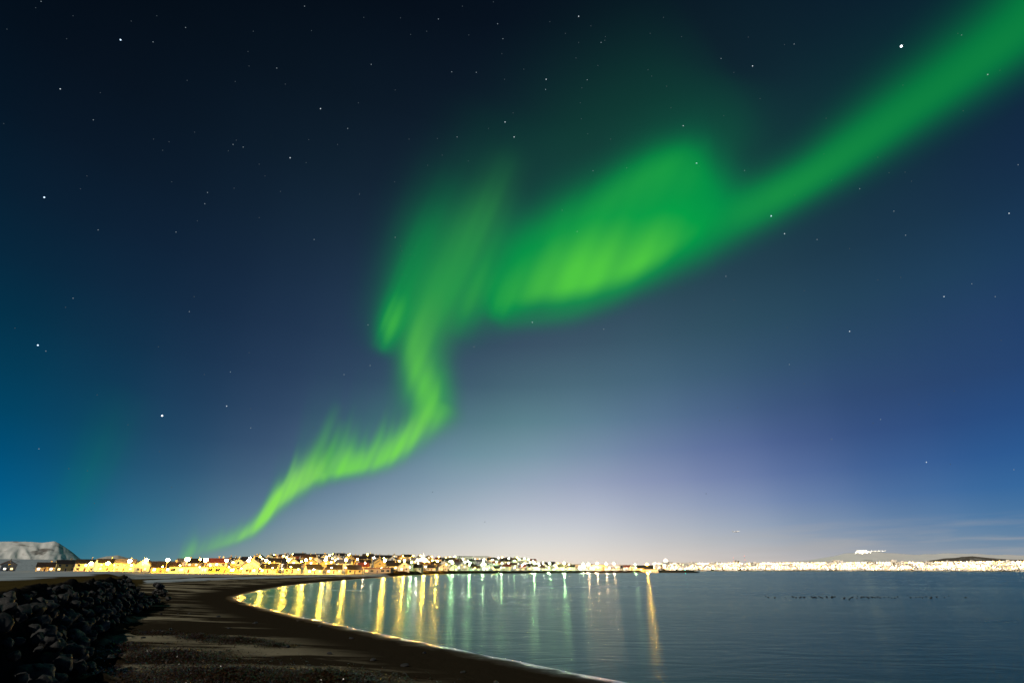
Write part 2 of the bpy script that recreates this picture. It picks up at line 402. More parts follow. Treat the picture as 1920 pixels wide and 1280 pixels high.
# ------------------------------------------------------------------ water
m = MT("bay_water"); o = m.obj()
w1 = m.noise(o, 1.0, 5, 0.55, (0.15, 0.33, 0.0), 1.6)
w2 = m.noise(o, 1.0, 3, 0.5, (0.012, 0.045, 0.0), 0.7)
w3 = m.noise(o, 1.0, 3, 0.6, (1.1, 3.2, 0.0), 0.2)
w4 = m.noise(o, 1.0, 3, 0.6, (0.30, 1.0, 0.0), 0.6); h = m.math('ADD', m.math('ADD', m.math('MULTIPLY', w1, 0.40), m.math('MULTIPLY', w4, 0.16)), m.math('MULTIPLY', w3, 0.05))
nrm = m.bump(h, 0.095, 1.0)
body = m.new('ShaderNodeBsdfDiffuse'); m.put(body.inputs['Color'], m.mix(w2, (0.010, 0.040, 0.040), (0.018, 0.062, 0.060))); m.l.new(nrm, body.inputs['Normal'])
shine = m.new('ShaderNodeBsdfGlossy'); shine.distribution = 'BECKMANN'; shine.inputs['Color'].default_value = (0.78, 0.97, 0.86, 1)
m.put(shine.inputs['Roughness'], m.rng(m.math('ADD', m.math('MULTIPLY', w2, .6), m.math('MULTIPLY', w1, .4)), 0.35, 0.65, 0.20, 0.28, False)); m.l.new(nrm, shine.inputs['Normal'])
fr = m.new('ShaderNodeFresnel'); fr.inputs['IOR'].default_value = 1.36; m.l.new(nrm, fr.inputs['Normal'])
mxs = m.new('ShaderNodeMixShader'); m.put(mxs.inputs[0], m.math('MULTIPLY', fr.outputs[0], 0.52)); m.l.new(body.outputs[0], mxs.inputs[1]); m.l.new(shine.outputs[0], mxs.inputs[2]); m.l.new(mxs.outputs[0], m.out.inputs[0])
mb = MB(); mb.add([(-60000, -3000, 0), (60000, -3000, 0), (60000, 60000, 0), (-60000, 60000, 0)], [(0, 1, 2, 3)])
water = mb.build("water", m.mat); tag(water, kind='structure')

# ------------------------------------------------------------------ aurora: folded curtains of glowing air far above
AURORA_H = 9000.0
def lift(px, py, H):
    v = ray(px, py); el = math.asin(v.z); return v * (H / math.sin(max(el, 0) + R(7.0)))
m = MT("aurora_glow"); a = m.attr('glow'); e = m.new('ShaderNodeEmission'); m.l.new(a.outputs['Color'], e.inputs[0])
tr = m.new('ShaderNodeBsdfTransparent'); ms = m.new('ShaderNodeMixShader'); m.l.new(a.outputs['Alpha'], ms.inputs[0])
m.l.new(tr.outputs[0], ms.inputs[1]); m.l.new(e.outputs[0], ms.inputs[2]); m.l.new(ms.outputs[0], m.out.inputs[0])
m.mat.cycles.emission_sampling = 'NONE'; AUR = m.mat
aurora = empty("aurora", (0, 0, 0)); tag(aurora, "rippling green aurora ribbon climbing from the town to the upper right sky", "aurora")
C_FAINT, C_MID, C_HI, C_LOW = lin((0, 112, 74)), lin((0, 162, 70)), lin((82, 208, 66)), lin((152, 232, 98))
fold_no = 0
LEAN = np.array([0.40, -0.917])                 # the rays follow the field lines and lean to the right
def fold(ctrl, low=0.0, rays=0.0, wl=34.0, nt=120, gain=1.0, hi=1.0, lean=0.0, seed=0.0, teeth=0.0):
    """ctrl rows: x, y, reach on the upper/left side, reach on the other side, brightness"""
    global fold_no
    c = catmull(ctrl, nt); tx = np.gradient(c[:, 0]); ty = np.gradient(c[:, 1]); ln = np.hypot(tx, ty) + 1e-9
    nx, ny = ty / ln, -tx / ln
    for _ in range(6):
        nx = np.convolve(np.pad(nx, 2, 'edge'), np.ones(5) / 5, 'valid'); ny = np.convolve(np.pad(ny, 2, 'edge'), np.ones(5) / 5, 'valid')
    us = np.linspace(-2.7, 2.7, 45); vs = []; cols = []; fs = []; nu = len(us)
    for i in range(nt):
        tt = i / (nt - 1); endw = min(1.0, tt / 0.10, (1 - tt) / 0.10); endw = endw * endw * (3 - 2 * endw)
        q0 = (c[i, 0] + 0.436 * c[i, 1]) / wl
        grow = 1 + teeth * (1.5 * mnoise.noise((q0 * 0.9, seed + 40, 0)) + 0.9 * mnoise.noise((q0 * 2.3, seed + 50, 0)))
        for u in us:
            if u > 0:
                ux, uy = nx[i] * (1 - lean) + LEAN[0] * lean, ny[i] * (1 - lean) + LEAN[1] * lean; sg = c[i, 2] * max(.25, grow)
            else: ux, uy = nx[i], ny[i]; sg = c[i, 3]
            x = c[i, 0] + ux * u * sg; y = c[i, 1] + uy * u * sg
            w = max(0.0, (math.exp(-0.5 * u * u) - 0.0261) / 0.9739)
            if rays:
                q = (x + 0.436 * y) / wl; r = (y - 0.436 * x) / wl
                w *= max(0.0, 1 + rays * (1.5 * mnoise.noise((q, seed * 5.7, 0.07 * r)) + 1.1 * mnoise.noise((q * 2.4, seed * 3.3 + 9, 0.12 * r))))
            al = min(0.97, max(0.0, c[i, 4]) * w * gain * endw)
            g = C_FAINT + (C_MID - C_FAINT) * min(1, al / 0.45) if al < 0.45 else C_MID + (C_HI - C_MID) * hi * min(1, (al - 0.45) / 0.42)
            g = g + (C_LOW - g) * low * min(1, 0.35 + al)
            vs.append(lift(x, min(y, 1075), AURORA_H + 130 * fold_no)); cols.append((*g, al))
    for i in range(nt - 1):
        for j in range(nu - 1): fs.append((i*nu+j, i*nu+j+1, (i+1)*nu+j+1, (i+1)*nu+j))
    me = bpy.data.meshes.new("curtain_fold"); me.from_pydata(vs, [], fs); me.materials.append(AUR)
    ca = me.attributes.new('glow', 'FLOAT_COLOR', 'POINT'); ca.data.foreach_set('color', np.array(cols, np.float32).ravel())
    me.polygons.foreach_set('use_smooth', [True] * len(me.polygons)); me.update()
    mesh_obj("curtain_fold", me, aurora); fold_no += 1
# tail above the town
fold([(325,1058,20,9,.0),(342,1044,26,9,.36),(370,1032,22,8,.40),(410,1020,18,8,.42),(445,1009,16,7,.50),(468,996,18,8,.74),(495,970,24,9,.90),(515,945,30,11,.95),(538,925,36,12,.92),(560,908,38,13,.84),(585,894,36,13,.66),(606,886,34,12,.5),(625,880,30,11,.0)], low=.72, rays=.30, wl=26, lean=.75, teeth=.35, seed=1)
fold([(572,906,24,11,.0),(592,893,40,12,.62),(625,883,42,13,.72),(660,877,42,13,.74),(695,869,40,14,.74),(728,855,42,15,.80),(758,832,44,17,.86),(782,806,46,20,.86),(802,780,46,26,.76),(818,756,44,28,.50),(828,735,40,26,.0)], low=.40, rays=.24, wl=30, lean=.75, teeth=.32, seed=2)
# rays leaning off the tail
fold([(560,915,7,7,.0),(580,880,8,8,.50),(600,838,9,9,.40),(620,790,9,9,.20),(640,745,8,8,.0)], low=.45)
fold([(598,890,6,6,.0),(615,858,7,7,.45),(632,820,8,8,.28),(648,780,8,8,.0)], low=.35)
fold([(470,990,22,10,.0),(530,925,60,24,.20),(600,870,76,30,.20),(680,845,76,30,.18),(745,800,70,36,.14),(800,740,50,36,.0)], lean=.7, rays=.25, wl=34, teeth=.3, seed=3)
# S-bend going up
fold([(815,830,26,24,.0),(812,790,30,26,.62),(806,755,34,30,.76),(793,722,32,34,.78),(782,690,26,38,.74),(780,655,24,42,.66),(788,622,26,44,.58),(802,590,32,48,.50),(826,545,40,50,.42),(856,495,44,48,.38),(886,440,44,42,.36),(914,390,38,36,.30),(938,340,34,30,.18),(958,290,30,28,.08),(975,240,30,28,.0)], low=.16, rays=.15, wl=52, seed=4)
fold([(836,800,20,16,.0),(838,755,24,16,.30),(834,705,20,16,.26),(828,650,18,16,.0)], low=.1)
# left knot of the bend
fold([(706,676,12,12,.0),(719,645,15,18,.50),(730,612,18,22,.72),(742,578,20,26,.64),(756,540,22,32,.42),(776,490,26,44,.30),(804,436,34,50,.24),(842,370,40,60,.10),(880,300,50,60,.0)], rays=.18, wl=30, seed=5)
fold([(728,700,30,30,.0),(752,620,44,60,.38),(780,540,50,80,.44),(815,460,56,90,.38),(865,370,60,96,.20),(915,280,60,100,.09),(955,160,60,110,.0)], rays=.10, wl=60, seed=9)
fold([(830,640,40,34,.0),(865,580,56,44,.50),(905,530,60,54,.52),(960,480,60,54,.36),(1040,440,60,60,.0)], rays=.16, wl=50, seed=6)
# the bright body
fold([(880,606,50,20,.0),(935,566,64,26,.52),(1000,544,76,32,.74),(1060,534,88,33,.84),(1120,520,90,33,.90),(1180,496,88,32,.86),(1240,464,82,33,.72),(1290,434,68,34,.54),(1335,410,50,34,.34),(1400,384,40,28,.0)], rays=.11, wl=88, seed=7)
fold([(900,530,50,50,.0),(980,480,46,60,.50),(1060,436,46,66,.68),(1130,396,44,72,.74),(1200,350,40,80,.76),(1255,317,36,84,.74),(1292,296,32,86,.60),(1322,279,30,84,.30),(1350,263,28,80,.08),(1376,248,28,70,.0)], hi=.22, rays=.10, wl=70, seed=12)
fold([(1130,480,60,60,.0),(1215,440,76,56,.55),(1275,405,86,52,.68),(1315,388,84,48,.60),(1355,384,60,44,.42),(1410,372,44,36,.20),(1460,350,36,32,.0)], hi=.12, rays=.06, wl=60, seed=21)
fold([(918,612,16,18,.0),(934,580,18,24,.62),(952,546,22,32,.66),(976,505,24,36,.52),(1004,460,24,36,.30),(1030,410,24,30,.0)], rays=.12, wl=30, seed=14)
fold([(900,622,26,16,.0),(960,600,34,17,.28),(1020,592,36,18,.34),(1070,582,38,19,.38),(1125,563,38,19,.34),(1200,527,34,19,.28),(1300,474,32,20,.20),(1400,420,30,20,.0)])
# band to the upper right corner
fold([(1200,490,50,34,.0),(1290,440,50,38,.52),(1370,408,40,33,.64),(1440,376,37,31,.65),(1520,333,37,30,.62),(1600,280,43,34,.58),(1700,210,50,38,.54),(1800,140,56,42,.53),(1900,66,64,48,.53),(2020,-30,92,70,.48),(2160,-140,100,80,.0)], hi=.2)
fold([(1240,470,90,46,.0),(1400,390,100,50,.12),(1560,300,100,58,.10),(1760,160,110,70,.10),(1960,10,120,80,.10),(2160,-140,140,90,.0)])
# high faint glow
fold([(1345,440,40,30,.0),(1345,370,46,24,.28),(1352,300,56,34,.19),(1370,220,70,50,.11),(1390,120,80,60,.0)])
fold([(940,430,80,70,.0),(1060,330,110,80,.12),(1180,260,120,80,.13),(1300,200,120,90,.10),(1400,130,120,90,.0)])
fold([(90,1015,34,30,.0),(150,940,40,26,.13),(195,865,44,28,.15),(228,790,46,32,.08),(255,710,46,36,.0)], rays=.2, wl=40, seed=33)


# ------------------------------------------------------------------ stars
STARS = """77,3,2 67,15,1 13,55,1 226,75,4 287,79,2 348,52,2 125,73,1 113,167,3 175,225,2 83,370,4 184,431,2 330,435,2 322,341,1 389,361,2 384,382,2 428,283,1 437,271,2 456,276,2 443,263,1
544,296,3 574,305,1 601,204,3 652,241,2 696,121,2 672,193,1 519,128,2 467,124,1 465,97,1 571,12,2 682,33,1 351,151,1 441,153,1 535,158,1 188,174,1 7,232,1 317,266,1 288,261,1 305,282,1 365,248,1
163,330,1 151,354,1 370,414,1 526,359,1 486,308,1 497,330,1 439,353,1 486,408,1 589,449,2 674,365,1 579,262,1 633,271,1 137,30,1 294,30,1 246,40,1 475,59,1 584,58,1
751,34,1 822,36,2 770,65,1 800,59,1 879,66,1 867,12,1 925,4,1 933,45,2 943,73,2 941,101,1 847,135,2 893,136,2 946,149,1 982,130,1 1031,41,1 1085,31,3 1060,63,1 1085,80,1 1108,49,1 1127,80,2 1134,76,1 1135,69,1
1219,63,1 1244,33,1 1278,69,1 1024,149,3 1023,168,2 1101,150,2 1091,165,1 1121,123,1 1080,109,1 1215,131,1 1222,143,1 1250,162,1 1088,193,1 1090,223,1 947,229,3 964,257,3 857,257,2 820,260,1 767,261,1 878,302,1 829,291,1
802,310,1 1258,202,1 1281,236,3 1145,261,1 1112,320,2 1175,315,2 916,241,1 962,212,1 741,169,1 1102,251,1 674,363,1 740,341,1 741,445,2 751,461,1 753,470,1 769,478,1 777,479,1 780,462,1 753,489,1 818,460,1 817,501,1
754,515,1 1082,434,3 1131,412,2 1054,394,2 1306,306,4 1311,312,1 1396,320,2 1127,517,2 998,604,3 889,650,2 847,612,1 1132,617,2 1240,627,1 1361,518,2 1276,538,1 1376,562,1 955,510,1 690,609,2 694,685,2 1270,638,1 1094,687,1 1184,684,1 1140,555,1
1352,110,2 1411,124,3 1376,136,1 1489,83,2 1471,84,1 1403,70,1 1357,217,1 1690,87,6 1803,66,2 1796,63,1 1852,140,3 1875,132,1 1693,160,1 1806,208,1 1549,222,1 1425,185,1 1545,289,1 1646,295,1 1667,324,1 1697,323,1 1612,354,2 1559,338,1
1490,366,1 1446,405,4 1676,396,2 1892,400,3 1909,309,2 1709,340,1 1471,438,3 1532,449,2 1698,441,2 1593,466,1 1770,556,3 1822,532,2 1866,556,2 1593,621,3 1508,545,1 1480,683,2 1508,719,1 1349,788,1 1383,764,1 1651,786,2 1637,793,1 1559,823,2
1737,866,3 1782,870,1 1901,880,2 1789,733,1 1723,758,1 1324,925,1 1689,520,1 1646,525,1 1377,562,1 1877,638,1 1476,614,1 137,559,2 123,576,1 71,647,4 86,658,2 355,584,2 297,650,1 304,779,5 73,841,2 129,878,1 164,882,1 177,943,1
299,846,1 322,913,1 240,796,1 28,615,1 364,556,1 383,702,1 182,740,1 425,761,3 470,766,1 470,802,2 432,697,2 645,702,2 726,803,1 811,922,1 909,978,1 467,661,1 639,783,1 588,801,1"""
BRIGHT = {(1690,87): "large brilliant white star high above the right end of the aurora band",
          (226,75): "bright blue white star near the upper left corner of the sky", (304,779): "bright white star low in the blue sky left of the aurora tail",
          (83,370): "bright bluish star near the left edge, half way up the sky", (71,647): "bright white star at the left edge above the snowy mountain",
          (1306,306): "bright star inside the top of the aurora's bright body", (1446,405): "bright blue star on the lower edge of the aurora band"}
smat = {k: emitter("star_light_%d" % k, c, s, False) for k, c, s in ((1, (.60, .82, 1), .10), (2, (.70, .88, 1), .32), (3, (.80, .92, 1), .85), (4, (.60, .80, 1), 1.9), (5, (.85, .93, 1), 2.8), (6, (.85, .93, 1), 6.0))}
srad = {1: .40, 2: .42, 3: .50, 4: .70, 5: .80, 6: 1.05}
SD = 400000.0; smesh = {}
for k in srad:
    mb = MB(); mb.ball((0, 0, 0), srad[k] / 512.0 * SD, 8, 6); smesh[k] = mb.mesh("star", smat[k], True)
for tok in STARS.split():
    x, y, k = map(int, tok.split(',')); o = mesh_obj("star", smesh[k]); v = ray(x, y); o.location = v * SD
    cs = max(v.dot(ray(960, 640)), .3); o.scale = (cs,) * 3 if k < 9 else (1, 1, 1)
    o.location = v * SD
    if (x, y) in BRIGHT: tag(o, BRIGHT[(x, y)], "star")
    elif k == 3: tag(o, "clear white star standing out among fainter ones", "star", "clear stars")
    else: tag(o, "faint pinprick star in the dark blue sky", "star", "faint stars")

def surf(P):
    P = np.atleast_2d(np.asarray(P, float)); z, d, pd, wl, qy, D, az = land(P); nr_ = sst(D, 260, 60)
    z = z + nr_ * sst(d, -2, 3) * (0.10 * vfbm(P, 0.45, 3) + 0.16 * vfbm(P, 0.09, 9) * sst(d, 3, 12)) + 0.3 * wl * vfbm(P, 0.9, 5)
    return z + sst(d, 4, 14) * (1 - nr_) * 0.5 * vfbm(P, 0.05, 21) * (D < 1400)
ORD = ["first","second","third","fourth","fifth","sixth","seventh","eighth","ninth","tenth","eleventh","twelfth","thirteenth","fourteenth","fifteenth","sixteenth","seventeenth","eighteenth","nineteenth","twentieth",
       "twenty-first","twenty-second","twenty-third","twenty-fourth","twenty-fifth","twenty-sixth","twenty-seventh","twenty-eighth","twenty-ninth","thirtieth"]
def ordinal(i):
    if i < 30: return ORD[i]
    n = i + 1; tens = {3: "thirt", 4: "fort", 5: "fift", 6: "sixt", 7: "sevent", 8: "eight", 9: "ninet"}
    t, u = divmod(n, 10)
    return tens[t] + ("ieth" if u == 0 else "y-" + ORD[u - 1])

# ------------------------------------------------------------------ mountains far behind
def massif(name, crest, Dc, depth, mat, rough, seed, n=150, m_=60):
    cx = [c[0] for c in crest]; cy = [c[1] for c in crest]; vs = []; fs = []
    pxs = np.linspace(cx[0], cx[-1], n)
    hs = [max(0.0, at_d(px, np.interp(px, cx, cy), Dc).z) for px in pxs]
    for j in range(m_):
        t = j / (m_ - 1) * 2 - 1
        for i, px in enumerate(pxs):
            a = az_px(px); D = Dc + t * depth
            prof = 1 - abs(t) ** 0.95 if t < 0 else 1 - t ** 3
            q = Vector((px * 0.045, t * 2.2, seed)); g = mnoise.hetero_terrain(q, 1.0, 2.1, 5, 0.6)
            gul = 0.9 * abs(mnoise.noise((px * 0.035 + t * 1.6, t * 1.1, seed + 4))) + 0.45 * abs(mnoise.noise((px * 0.09 - t * 1.2, t * 2.4, seed + 8))) + 0.2 * abs(mnoise.noise((px * 0.22 + t * 2, t * 5, seed + 2)))
            h = hs[i] * max(0.0, prof * (1 - rough * 0.9 * (1 - prof) * 1.0 * gul) + rough * 0.05 * (g - 0.6) * (1 - abs(t)))
            vs.append((D * math.sin(a), D * math.cos(a), h - 3))
    for j in range(m_ - 1):
        for i in range(n - 1): fs.append((j*n+i, j*n+i+1, (j+1)*n+i+1, (j+1)*n+i))
    mb = MB(); mb.add(vs, fs); o = mb.build(name, mat, smooth=True); tag(o, kind='structure'); return o
def snow_rock(name, scale, amount, snowc=(.72, .76, .78), rockc=(.10, .09, .085)):
    m = MT(name); o = m.obj(); geo = m.new('ShaderNodeNewGeometry'); sp = m.new('ShaderNodeSeparateXYZ'); m.l.new(geo.outputs['Normal'], sp.inputs[0])
    n1 = m.noise(o, scale, 7, 0.65, (1, 1, 2.2)); f = m.math('ADD', m.math('MULTIPLY', n1, 1.0), m.math('MULTIPLY', sp.outputs[2], 0.35))
    m.set(Base_Color=m.mix(m.rng(f, amount, amount + 0.16), rockc, snowc), Roughness=0.85); return m.mat
massif("mountain", [(-260,1030),(-140,1018),(-40,1014.5),(30,1013.6),(62,1015.2),(84,1014.0),(95,1017),(110,1025),(126,1035),(142,1045.5),(158,1055),(180,1066)], 9000, 1500, snow_rock("mountain_snow", 0.0026, 0.66, (.80,.80,.78), (.17,.155,.14)), .55, 3.3)
massif("hill", [(120,1068),(150,1056),(172,1047),(192,1041.5),(214,1040.5),(238,1045),(262,1055),(300,1068)], 6500, 800, snow_rock("hill_snow", 0.006, 0.66, (.55,.52,.45), (.16,.12,.07)), .6, 7.1)
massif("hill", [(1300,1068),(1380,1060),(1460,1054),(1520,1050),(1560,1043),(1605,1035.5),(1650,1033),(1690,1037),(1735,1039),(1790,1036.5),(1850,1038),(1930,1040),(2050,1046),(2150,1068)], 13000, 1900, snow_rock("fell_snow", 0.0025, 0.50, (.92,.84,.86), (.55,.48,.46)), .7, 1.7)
massif("hill", [(1560,1068),(1620,1056),(1680,1055),(1735,1052),(1772,1046.5),(1800,1044.5),(1832,1041.5),(1862,1045),(1910,1048),(1990,1052),(2100,1068)], 8200, 700, snow_rock("ridge_heath", 0.006, 0.86, (.45,.44,.42), (.13,.10,.08)), .6, 5.9)

# ------------------------------------------------------------------ boulders of the sea wall
m = MT("basalt"); o = m.obj(); oi = m.new('ShaderNodeObjectInfo')
bc = m.mix(m.noise(o, 2.6, 7, .65), (0.005, 0.005, 0.005), (0.036, 0.035, 0.034))
bc = m.mix(m.rng(m.noise(o, 1.1, 4), .58, .72), bc, (0.034, 0.032, 0.027))
bc = m.mix(m.math('MULTIPLY', oi.outputs['Random'], .6), bc, (0.007, 0.007, 0.008))
m.set(Base_Color=bc, Roughness=m.rng(m.noise(o, 5, 4), .3, .7, .45, .85), Normal=m.bump(m.noise(o, 7, 7, .7), .7, .08)); BASALT = m.mat
def rock_mesh(seed, mat, name="boulder", sub=4, sx=1.0, sy=.85, sz=.7):
    bm = bmesh.new(); bmesh.ops.create_icosphere(bm, subdivisions=sub, radius=1.0); r = random.Random(seed)
    planes = [(Vector((r.uniform(-1,1), r.uniform(-1,1), r.uniform(-1,1))).normalized(), r.uniform(.52, .86)) for _ in range(13)]
    for v in bm.verts:
        p = v.co.copy()
        for nrm, dd in planes:
            k = p.dot(nrm)
            if k > dd: p -= nrm * (k - dd) * .93
        p += p.normalized() * (.17 * mnoise.noise(p * 1.7 + Vector((seed * 3.7, 0, 0))) + .07 * mnoise.noise(p * 5.0 + Vector((0, seed * 2.1, 0))))
        v.co = Vector((p.x * sx, p.y * sy, p.z * sz))
    me = bpy.data.meshes.new(name); bm.to_mesh(me); bm.free(); me.materials.append(mat)
    me.polygons.foreach_set('use_smooth', [True] * len(me.polygons)); me.update(); return me
RM = [rock_mesh(i, BASALT, "boulder", 3) for i in range(9)]
face_line = catmull(np.array(wall_base[1:]), 400)
seg = np.hypot(*np.diff(face_line, axis=0).T); cum = np.concatenate([[0], np.cumsum(seg)]); tot = cum[-1]
def wall_pt(s, inn):
    i = int(np.clip(np.searchsorted(cum, s) - 1, 0, len(seg) - 1)); u = (s - cum[i]) / seg[i]; p = face_line[i] * (1 - u) + face_line[i + 1] * u
    t = (face_line[i + 1] - face_line[i]) / seg[i]; return p + np.array([-t[1], t[0]]) * inn     # inward = left of travel
bpos = []
for tier, (inn, zz, pitch, sc) in enumerate(((-.25, 1.30, 1.10, .36), (.35, 1.72, 1.15, .37), (.95, 2.2, 1.2, .37), (1.6, 2.7, 1.2, .37), (2.25, 3.2, 1.2, .35), (2.9, 3.66, 1.2, .31))):
    s = 13.0 + .4 * tier
    while s < tot - .2:
        k = sc * random.choice((.5, .7, .8, 1.0, 1.15, 1.3, 1.6))
        bpos.append((wall_pt(s, inn + random.uniform(-.25, .25)), zz + random.uniform(-.2, .15), k)); s += pitch * random.uniform(.75, 1.25)
wend = np.array(wall_end)                                         # the rounded end of the wall and its spill of stones
for k in range(20):
    a = random.uniform(-.6, 2.2); rr = random.uniform(.2, 2.0)
    bpos.append((wend + np.array([math.cos(a) * rr * .9, math.sin(a) * rr]) , max(1.35, 3.6 - rr * .9) + random.uniform(-.2, .1), random.uniform(.3, .6)))
for px, py in ((272,1122),(281,1124),(290,1121),(284,1130),(266,1128),(296,1126),(276,1133),(258,1135)):
    p = at(px, py, 1.35); bpos.append((np.array((p.x, p.y)), 1.35, random.uniform(.35, .6)))
for p, z, k in bpos:
    o = mesh_obj("boulder", random.choice(RM)); o.location = (p[0], p[1], z); o.scale = (k, k, k)
    o.rotation_euler = (random.uniform(-.5, .5), random.uniform(-.5, .5), random.uniform(0, 6.28))
    tag(o, "dark basalt boulder piled in the sea wall left of the beach", "boulder", "boulders of the sea wall")
bigm = rock_mesh(77, BASALT, "rock", 4, 1.25, .8, .62); o = mesh_obj("rock", bigm); p = at(100, 1262, 1.1); o.location = (p.x, p.y, float(surf([[p.x, p.y]])[0]) + .25)
o.scale = (.82,) * 3; o.rotation_euler = (0.1, .25, .4); tag(o, "lone black pointed rock on the sand at the foot of the sea wall", "rock")
pale = simple("grey_stone", (.12, .115, .10), .8, .4, 3)
for i, (px, py, k, lab) in enumerate(((58,1276,1.0,"smooth grey boulder at the lower left corner beside the black rock"),(196,1172,.42,"pale upright stone at the wall foot where the beach narrows"),(114,1168,.55,"tall tan streaked stone leaning against the wall base"))):
    zz = (1.35, 1.45, 2.1)[i]; p = at(px, py, zz); o = mesh_obj("boulder", rock_mesh(90 + i, pale if i else BASALT, "boulder", 3)); o.location = (p.x, p.y, zz); o.scale = (k, k, k * (1.3 if i else .8)); tag(o, lab, "boulder")
# loose stones on the sand
SM = [rock_mesh(120 + i, BASALT, "beach_stone", 3) for i in range(4)]
spx = [(333,1148),(227,1167),(302,1150),(355,1147),(410,1150),(430,1172),(505,1197),(540,1206),(602,1160),(660,1181),(618,1216),(700,1224),(268,1196),(205,1236),(131,1241),(350,1219),(413,1219),(580,1239),(760,1232),(868,1240),(930,1262),(797,1204),(560,1150),(480,1160),(320,1178),(700,1268),(840,1270),(247,1205)]
for px, py in spx:
    p = at(px, py, .8); z = float(surf([[p.x, p.y]])[0]); o = mesh_obj("beach_stone", random.choice(SM)); k = random.uniform(.10, .26); o.location = (p.x, p.y, z + .2 * k)
    o.scale = (k * 1.2, k, k * .8); o.rotation_euler[2] = random.uniform(0, 6); tag(o, "small dark stone lying alone on the wet sand", "stone", "stones scattered on the sand")

# ------------------------------------------------------------------ seaweed heaps
m = MT("kelp"); o = m.obj(); at_n = m.noise(o, 3.0, 4)
m.set(Base_Color=m.mix(at_n, (.007, .004, .002), (.060, .026, .008)), Roughness=.30); KELP = m.mat; m.b.inputs['Specular IOR Level'].default_value = .5
def kelp(patches, name):
    P = []; 
    for cx, cy, rx, ry, n, hh in patches:
        for _ in range(n):
            a = random.uniform(0, 2 * math.pi); rr = abs(random.gauss(0, .5)); x = cx + rx * rr * math.cos(a); y = cy + ry * rr * math.sin(a)
            if y > 1340 or y < 1125: continue
            q = at(x, y, .9); P.append((q.x, q.y, hh * math.exp(-(rr / .55) ** 2) * random.random()))
    P = np.array(P); z = surf(P[:, :2]); mb = MB()
    for (x, y, h), gz_ in zip(P, z):
        L_ = random.uniform(.10, .38); w = random.uniform(.012, .035); a = random.uniform(0, 6.28); p = Vector((x, y, gz_ + .01 + h)); curl = random.uniform(-2.5, 2.5); vs = []
        pit = random.uniform(-.2, .9)
        for k in range(4):
            d = Vector((math.cos(a), math.sin(a), 0)); s_ = Vector((-d.y, d.x, random.uniform(-.5, .5))) * w * (1 - .2 * k)
            vs += [p - s_, p + s_]; p = p + (d * math.cos(pit) + Vector((0, 0, math.sin(pit)))) * L_ / 3; a += curl * .4; pit -= random.uniform(.2, .7)
            p.z = max(p.z, gz_ + .008)
        mb.add(vs, [(0, 1, 3, 2), (2, 3, 5, 4), (4, 5, 7, 6)])
    o = mb.build(name, KELP); tag(o, kind='stuff', label="tangle of dark brown seaweed washed up on the sand"); return o
kelp(KELP_A, "seaweed")
kelp(KELP_B, "seaweed")

# ------------------------------------------------------------------ town materials
def wallmat(name, rough=.8):
    m = MT(name); oi = m.new('ShaderNodeObjectInfo'); n = m.noise(m.obj(), .9, 5)
    m.set(Base_Color=m.mix(m.math('MULTIPLY', n, .35), oi.outputs['Color'], m.mix(1.0, oi.outputs['Color'], (.6, .58, .55), 'MULTIPLY')), Roughness=rough); return m.mat
WALL = wallmat("render_wall"); ROOF = wallmat("corrugated_roof", .55); TRIM = simple("trim_white", (.7, .7, .68)); DARK = simple("dark_metal", (.03, .03, .035), .5); POLE = simple("galvanised_pole", (.16, .16, .17), .5, .2, 2, .6)
WIN = [emitter("window_warm", (1, .70, .28), 3.2, False), emitter("window_white", (1, .92, .72), 3.6, False), emitter("window_amber", (1, .55, .12), 2.4, False)]
GLASS = MT("window_dark"); GLASS.set(Base_Color=(.02, .03, .04), Roughness=.08); GLASS = GLASS.mat
DOOR = simple("door_paint", (.10, .035, .025), .5)
PAL = {"white": (.78, .77, .73), "cream": (.72, .64, .46), "yellow": (.72, .55, .22), "grey": (.42, .42, .42), "tan": (.50, .38, .24), "pale green": (.48, .58, .46)}
RPAL = {"dark": (.025, .022, .022), "red": (.20, .045, .03), "grey": (.14, .14, .15), "brown": (.09, .05, .03)}
def gable_mesh(w, d, e, r, name="roof", ov=.5):              # ridge along x
    mb = MB(); x0, x1, y0, y1 = -w/2 - ov*.6, w/2 + ov*.6, -d/2 - ov, d/2 + ov; k = e - (r - e) * ov / (d / 2); t = .22
    for s in (-1, 1):
        a, b = (y0, k) if s < 0 else (y1, k), (0, r)
        mb.add([(x0,a[0],a[1]),(x1,a[0],a[1]),(x1,b[0],b[1]),(x0,b[0],b[1]),(x0,a[0],a[1]+t),(x1,a[0],a[1]+t),(x1,b[0],b[1]+t),(x0,b[0],b[1]+t)],
               [(0,3,2,1),(4,5,6,7),(0,1,5,4),(1,2,6,5),(2,3,7,6),(3,0,4,7)])
    return mb.mesh(name, ROOF)
def gable_wall(w, d, e, r, gables=True):
    mb = MB(); x, y = w/2, d/2
    mb.add([(-x,-y,-3),(x,-y,-3),(x,y,-3),(-x,y,-3),(-x,-y,e),(x,-y,e),(x,y,e),(-x,y,e),(-x,0,r-.05),(x,0,r-.05)],
           [(0,3,2,1),(0,1,5,4),(2,3,7,6),(1,2,6,9,5),(3,0,4,8,7)])
    return mb.mesh("wall", WALL)
def win_mesh(w, h, mat):
    mb = MB(); mb.box(-w/2, w/2, -.06, .04, 0, h, 0); fr = .09
    mb.box(-w/2-fr, -w/2-.002, -.09, .05, -fr, h+fr, 1); mb.box(w/2+.002, w/2+fr, -.09, .05, -fr, h+fr, 1); mb.box(-w/2, w/2, -.09, .05, h+.002, h+fr, 1); mb.box(-w/2, w/2, -.12, .05, -fr, -.002, 1); mb.box(-.03, .03, -.085, -.062, 0, h, 1)
    return mb.mesh("window", [mat, TRIM])
